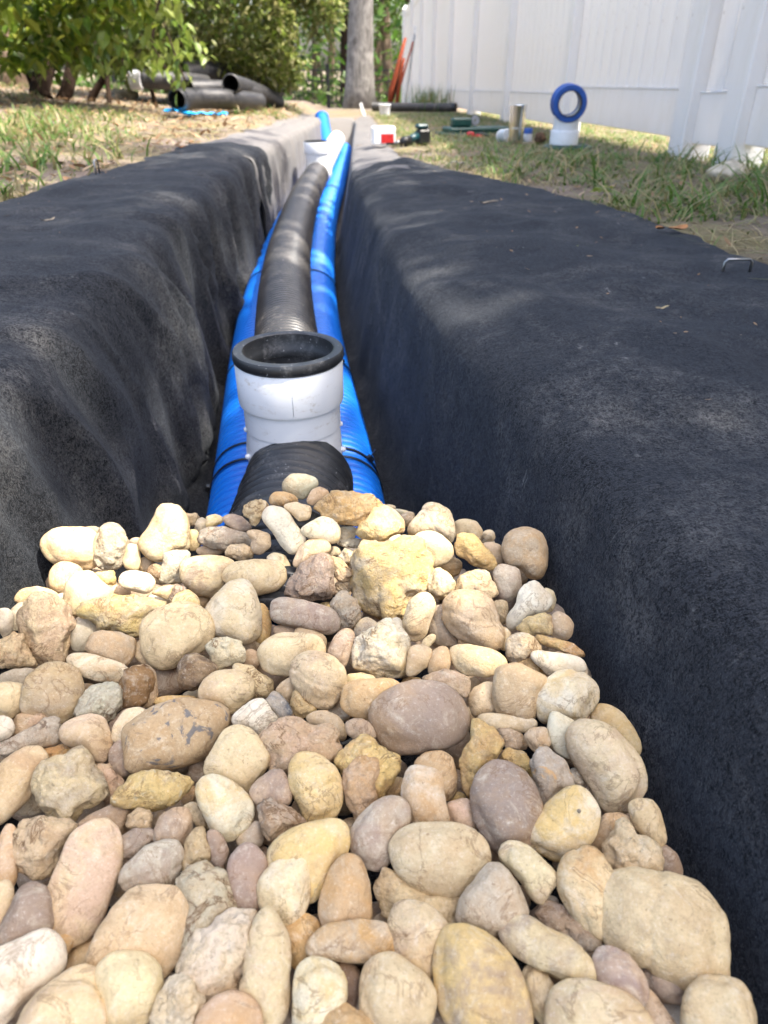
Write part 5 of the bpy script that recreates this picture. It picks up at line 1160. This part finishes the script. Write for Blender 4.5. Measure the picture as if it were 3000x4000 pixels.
7|0|K|g|790,330 850,270 950,180 1050,145 1130,160 1180,230 1170,320 1100,440 1000,460 880,465 800,410|grey nosed stone with a brown crust at one end
7|2|J|t|e 790,445 55,62 0|rough brown stone under the grey nosed one
7|0|R|p|-60,300 0,5 50,60 80,150 100,300 130,370 110,450 60,490 0,440|pinkish stone cut by the edge beside the rough yellow-white lump
7|0|R|c|-60,450 0,410 50,450 70,540 40,680 0,750 -60,700|cream stone cut by the edge above the big white one
7|0|B|m|10,780 60,600 90,480 150,445 230,450 290,490 330,600 340,680 300,760 210,790 100,820 30,825|mauve-pink barrel-shaped stone above the big white one
7|2|R|m|e 300,485 55,85 0|shaded mauve stone between the barrel-shaped stone and the tongue slab
7|1|R|o|e 405,800 75,160 -25|brown stone leaning under the tip of the tongue-shaped slab
7|2|R|t|e 520,920 95,130 -35|shaded brown stone behind the edge of the flat dimpled one
7|0|R|w|-80,880 0,840 120,790 200,752 290,770 350,840 385,930 370,1010 290,1080 180,1160 120,1260 60,1330 0,1350 -80,1250|big white stone at the lower corner with a brown chip
7|0|R|c/p|130,1400 180,1210 280,1100 400,1010 500,985 590,1020 650,1130 700,1260 715,1380 640,1500 200,1500|large smooth cream egg at the lower edge beside the white stone
7|0|R|c|590,990 680,910 780,895 920,910 1020,980 1055,1090 1030,1210 960,1290 850,1315 740,1310 690,1220 640,1110|smooth pale pebble resting on the large flat dimpled stone
7|0|J|c|990,1280 1030,1130 1060,1050 1180,1045 1270,1100 1330,1170 1320,1270 1270,1350 1180,1400 1050,1380|lumpy cream stone beside the smooth pale pebble at the lower edge
8|0|R|p|-60,1330 -20,1250 60,1180 150,1142 260,1160 330,1220 370,1300 370,1400 200,1480 0,1450|smooth rosy pebble at the lower edge under the ridged peach stone
8|0|J|w|-170,1050 -130,900 -70,740 10,730 70,690 150,635 240,625 300,640 290,750 270,1000 230,1140 120,1150 70,1170 -60,1150|yellowish white stone with grey flecks beside the ridged peach stone
8|0|K|c/p|240,1080 260,900 290,700 330,620 390,608 450,670 520,790 555,950 555,1100 530,1230 470,1320 420,1325 370,1220 290,1150|tall ridged peach stone
8|1|R|y|e 630,790 130,160 -20|yellow stone half hidden under the pale tooth-shaped stone
8|2|R|m|e 690,920 60,28 0|mauve sliver below the flint sliver
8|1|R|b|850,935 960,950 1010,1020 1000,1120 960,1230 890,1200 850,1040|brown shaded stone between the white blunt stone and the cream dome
8|0|B|w|575,1050 600,970 680,930 780,935 870,980 910,1060 915,1180 840,1240 760,1310 680,1360 590,1340 575,1200|white blunt stone below the flint sliver
8|0|R|c|1000,1080 1040,980 1120,915 1210,905 1300,950 1420,1030 1485,1110 1490,1200 1430,1310 1330,1370 1100,1350 1010,1230|smooth cream dome below the pink dusty stone
8|0|J|o|740,1340 760,1230 840,1195 930,1230 1010,1260 1100,1340 1000,1420 800,1420|orange-brown stone at the lower edge beside the cream dome
9|0|T|y/m|0,1000 20,850 60,740 150,720 250,735 400,810 500,910 560,1040 590,1200 570,1330 500,1420 200,1420 90,1330 20,1200|big yellow drop-shaped stone with a purple-brown tip
9|0|B|c/m|420,740 470,690 540,645 620,650 700,700 860,780 960,850 1020,930 1030,1000 980,1060 870,1030 680,960 520,880 440,800|mauve-topped finger-shaped stone lying aslant
9|1|J|m|650,620 720,570 830,565 940,620 1040,700 1075,820 1040,880 960,880 850,800 720,720|reddish-brown stone behind the finger-shaped stone
9|2|R|g|e 740,545 62,42 0|small greenish stone between the brick-shaped cream stone and reddish-brown one
9|0|R|m|1030,930 1100,850 1180,850 1280,900 1350,1020 1360,1110 1320,1180 1200,1180 1060,1080|grey-mauve pebble below the corner of the huge cream boulder
9|1|R|c|e 690,1150 110,180 20|cream stone between the yellow drop and the finger-shaped stone
9|0|R|c/p|730,1280 780,1140 880,1080 1000,1075 1180,1120 1320,1200 1400,1330 1300,1500 900,1500 720,1420|broad peach stone at the lower edge under the finger-shaped stone
9|1|R|m|1360,1010 1440,960 1650,1020 1640,1110 1560,1180 1450,1160 1380,1090|dusky pink stone in the shade beneath the huge cream boulder
10|1|R|p|600,1900 700,1800 780,1880 850,2000 920,2100 700,2140|rosy stone between the broad peach stone and the square cream one
10|0|B|c|960,2090 970,1980 1060,1810 1190,1715 1300,1720 1480,1790 1530,1890 1520,2000 1490,2100 1400,2200 1000,2200|square cream stone at the lower corner by the cloth
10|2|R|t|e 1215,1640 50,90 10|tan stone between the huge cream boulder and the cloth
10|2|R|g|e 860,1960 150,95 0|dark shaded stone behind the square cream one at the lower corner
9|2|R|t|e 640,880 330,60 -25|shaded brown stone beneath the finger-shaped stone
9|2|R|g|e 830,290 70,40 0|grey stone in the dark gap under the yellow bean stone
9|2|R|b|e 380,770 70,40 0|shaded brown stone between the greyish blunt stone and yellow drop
8|2|R|v|e 1150,650 55,40 0|small greenish pebble behind the flint sliver
"""

# ------------------------------------------------------------------ the river stones, each traced in the photograph and given its own bulk
TILE = {1: (0, 1850, 1.659), 2: (800, 1850, 1.659), 3: (1500, 1850, 1.659), 4: (0, 2550, 1.659), 5: (800, 2550, 1.659), 6: (1600, 2550, 1.659), 7: (0, 3200, 1.659), 8: (800, 3200, 1.659), 9: (1700, 3200, 1.659), 10: (2200, 3000, 2.074)}
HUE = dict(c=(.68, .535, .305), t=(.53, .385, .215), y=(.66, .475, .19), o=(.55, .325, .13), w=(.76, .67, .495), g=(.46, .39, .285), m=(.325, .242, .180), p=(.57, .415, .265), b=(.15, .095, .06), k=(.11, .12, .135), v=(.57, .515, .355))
ICO = {4: ico(4), 5: ico(5)}
srng = np.random.default_rng(2024)
def stone_mesh(th_r, c, shape, seed, sub, s):
    """th_r: outline radius (m) at 128 angles; c: half depth"""
    V, F = ICO[sub]; q = np.random.default_rng(seed); rr_ = V
    rough = {'R': .16, 'K': .34, 'B': .32, 'F': .24, 'T': .18, 'N': .30, 'J': 1.35, 'A': .9}[shape]
    # rounded facets: soft minimum over random planes, kept gentle at the outline
    npl = {'J': 15, 'A': 10, 'B': 9}.get(shape, 8); p = {'J': 15, 'A': 22, 'B': 9}.get(shape, 7)
    nrm = unit(npl, q); nrm[:, 2] = np.abs(nrm[:, 2]) * 1.0 + .12; nrm /= np.linalg.norm(nrm, axis=1)[:, None]
    dist = q.uniform(.80, 1.06, npl) if shape in 'JA' else q.uniform(.86, 1.08, npl)
    dots = np.clip(V @ nrm.T, 0, None) / dist
    front = ((dots ** p).sum(1) + 1.0) ** (-1 / p)
    front = front / np.maximum(front.max(), 1e-6)
    a = np.arctan2(V[:, 1], V[:, 0]); rho = np.hypot(V[:, 0], V[:, 1]); z = V[:, 2]
    ex = {'B': 3.0, 'F': 2.9, 'A': 2.2, 'J': 2.5, 'T': 2.1}.get(shape, 2.25)
    k = (rho ** ex + np.abs(z) ** ex) ** (-1 / ex)
    rad = np.interp((a % (2 * math.pi)) / (2 * math.pi) * 128, np.arange(129), np.append(th_r, th_r[0]))
    f = front * (1 - np.abs(z)) ** 0 ; f = 1 - (1 - f) * smooth(.05, .55, np.abs(z))
    X = rho * k * rad * np.cos(a) * f; Yv = rho * k * rad * np.sin(a) * f; Zv = z * k * c * f
    # a lean to the bulk, so the highest point is off centre
    X = X + Zv * q.uniform(-.18, .18); Yv = Yv + Zv * q.uniform(-.18, .18)
    Q = np.stack([X, Yv, Zv], 1); U = Q / s
    d = .050 * (1 + rough) * noise3(U * 1.5 + seed * 3.1, seed) + rough * (.050 * fbm(U * 3.0 + seed, seed + 1, 4) - .050 * np.clip(1 - 3.2 * np.abs(noise3(U * 2.1 + seed, seed + 5)), 0, 1)) + (.010 + .012 * rough) * fbm(U * 7 + seed, seed + 2, 3)
    for _ in range({'J': 5, 'A': 3, 'K': 2, 'N': 1, 'B': 2}.get(shape, 1)):       # worn dents and chips
        dn = unit(1, q)[0]; dn[2] = abs(dn[2]); w = q.uniform(.18, .45); d = d - q.uniform(.03, .09) * (.5 + rough) * np.exp(-((V - dn) ** 2).sum(1) / w ** 2)
    if shape in 'KN':                                                           # a fold or saddle across the face
        an = q.uniform(0, 3.14); line = U[:, 0] * math.cos(an) + U[:, 1] * math.sin(an) + .25 * noise3(U * 1.3, seed) + q.uniform(-.2, .2)
        d = d - .055 * np.exp(-(line / .07) ** 2) * (z > -.2)
    Q = Q * (1 + d)[:, None]
    return Q, F
def outline(pts):
    P = np.array(pts, float); n = len(P); Qs = []
    for i in range(n):
        t = np.linspace(0, 1, 24, endpoint=False)[:, None]; Qs.append(P[i] + (P[(i + 1) % n] - P[i]) * t)
    Q = np.concatenate(Qs); x, y = P[:, 0], P[:, 1]; x1, y1 = np.roll(x, -1), np.roll(y, -1); cr = x * y1 - x1 * y; A = cr.sum() / 2
    cx, cy2 = ((x + x1) * cr).sum() / (6 * A), ((y + y1) * cr).sum() / (6 * A)
    return Q, cx, cy2
for i, line in enumerate(STONES.strip().split('\n')):
    tile, layer, shape, hue, pts, label = line.split('|'); layer = int(layer); ox, oy, sc = TILE[int(tile)]
    if pts.startswith('e '):
        g = pts[2:].split(); cx, cyv = map(float, g[0].split(',')); ea, eb = map(float, g[1].split(',')); an = R(float(g[2])) if len(g) > 2 else 0
        t = np.linspace(0, 2 * math.pi, 14, endpoint=False); wob = 1 + .07 * np.sin(t * 2 + i) + .05 * np.sin(t * 3 + i * 2.1)
        poly = [(cx + ea * wob[k] * math.cos(a) * math.cos(an) + eb * wob[k] * math.sin(a) * math.sin(an), cyv - ea * wob[k] * math.cos(a) * math.sin(an) + eb * wob[k] * math.sin(a) * math.cos(an)) for k, a in enumerate(t)]
    else: poly = [tuple(map(float, w.split(','))) for w in pts.split()]
    poly = [(ox + x / sc, oy + y / sc) for x, y in poly]
    Q, u, v = outline(poly)
    ang = np.arctan2(-(Q[:, 1] - v), Q[:, 0] - u) % (2 * math.pi); rd = np.hypot(Q[:, 0] - u, Q[:, 1] - v); o_ = np.argsort(ang)
    aa, rd = ang[o_], rd[o_]; grid = np.arange(128) / 128 * 2 * math.pi
    rad = np.interp(grid, np.concatenate([aa - 2 * math.pi, aa, aa + 2 * math.pi]), np.tile(rd, 3))
    sg = {'J': 1.6, 'A': 1.6, 'B': 2.6}.get(shape, 3.2); kk = np.exp(-.5 * (np.arange(-10, 11) / sg) ** 2); kk /= kk.sum(); rad = sum(kk[m] * np.roll(rad, m - 10) for m in range(21))
    z0 = -.100 + .034 * smooth(2200, 1930, v) * smooth(880, 1000, u) * smooth(1640, 1480, u) - layer * .0125
    if v < 2010 and u > 1480: z0 -= .05 * smooth(1500, 1540, u) * smooth(2010, 1980, v)
    p = on_z(u, v, z0); Zd = float((p - CAM) @ FWD); rad = rad * Zd / FPX * 1.045
    d = p - CAM; d /= np.linalg.norm(d); e3 = -d; e1 = AX_R - e3 * (AX_R @ e3); e1 /= np.linalg.norm(e1); e2 = np.cross(e3, e1)
    s = math.sqrt(float((rad ** 2).mean())); half = min(float((rad + np.roll(rad, 64)).min()) / 2, s)
    c = half * {'F': .50, 'B': .82, 'T': .7, 'K': .85, 'A': .85}.get(shape, .84)
    if half < .55 * s: c = half * .95
    big = s * FPX / Zd > 75
    Vv, F = stone_mesh(rad, c, shape, 100 + i, 5 if big else 4, s)
    Bm = np.stack([e1, e2, e3], 1); Vw = Vv @ Bm.T
    me = mesh_np('river_stone', Vw, F, M['stone']); ob = link('river_stone', me, None, Vector(p))
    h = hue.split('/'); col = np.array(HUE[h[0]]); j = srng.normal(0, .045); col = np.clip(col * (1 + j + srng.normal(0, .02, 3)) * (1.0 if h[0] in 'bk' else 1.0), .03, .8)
    mot = np.array(HUE[h[1]]) if len(h) > 1 else np.array(HUE[srng.choice(list({'c': 'wtcp', 't': 'cogt', 'y': 'cowg', 'o': 'tyc', 'w': 'cgyw', 'g': 'ctmg', 'm': 'gpm', 'p': 'ctmo', 'b': 'tm', 'k': 'g', 'v': 'gcwt'}[h[0]]))])
    ob.color = (*col, {'J': .95, 'A': .6, 'K': .35, 'B': .32, 'N': .3, 'F': .3, 'T': .15}.get(shape, .10 + .15 * srng.random()))
    ob['mottle'] = [float(x) for x in mot]; ob['banding'] = .80 if ('stripe' in label or 'streak' in label and 'behind' not in label and 'along' not in label and 'gap' not in label) and '/' in hue else 0.0
    tag(ob, label, 'stone', 'river stones filling the trench')
    if label.startswith('orange-and-white'): ob['banding'] = .30; ob['mottle'] = [.52, .25, .06]
    if 'one dark dot' in label:
        q0 = at_depth(2262, 3168, Zd - c * .93); Vc, Fc = ICO[4]; dot = link('dark_dot', mesh_np('dark_dot', (Vc * np.array([.0011, .0013, .0011])) @ Bm.T, Fc, M['stone']), ob, Vector(q0) - Vector(p)); dot.color = (.10, .075, .05, .3); dot['mottle'] = [.12, .09, .06]; dot['banding'] = 0.0
    if 'broken heart' in label:
        q0 = at_depth(532, 2683, Zd - c * .80); Vc, Fc = ico(3); nn = fbm(Vc * 2.2, 77, 4); Vc = Vc * (1 + .32 * nn)[:, None] * np.array([.0115, .0145, .0075])
        core = link('broken_core', mesh_np('broken_core', Vc @ Bm.T, Fc, M['stone']), ob, Vector(q0) - Vector(p)); core.color = (.17, .085, .035, 1.0); core['mottle'] = [.30, .17, .07]; core['banding'] = 0.0
# stones buried under these, and the run-out of the heap: only glimpsed in the gaps
b = MB(); Vi, Fi = ico(2)
g2 = np.random.default_rng(55)
def rubble(x, y, z, sz):
    q = 1 + .16 * noise3(Vi * 1.3 + g2.uniform(0, 90), 3); A = np.linalg.qr(g2.normal(size=(3, 3)))[0]
    b.add((Vi * q[:, None] * np.array([1.25, .95, .75]) * sz) @ A.T + [x, y, z], Fi)
for k in range(520):
    y = g2.uniform(-.10, .70); lo, hi = float(np.interp(y, KY, KV[:, 1])) + .025, float(np.interp(y, KY, KV[:, 3])) + .035
    x = g2.uniform(lo, hi); top = -.137 - .9 * max(0, y - .57); rubble(x, y, top - g2.uniform(0, .05), g2.uniform(.012, .021))
for k in range(420):
    y = g2.uniform(-.75, .03); lo, hi = float(np.interp(y, KY, KV[:, 1])) + .01, .20
    rubble(g2.uniform(lo, hi), y, -.115 - g2.uniform(0, .045), g2.uniform(.015, .026))
o = b.obj('gravel', M['stone']); o.color = (.36, .27, .18, .3); o['mottle'] = [.28, .21, .16]; o['banding'] = 0.0; kind(o, 'stuff')
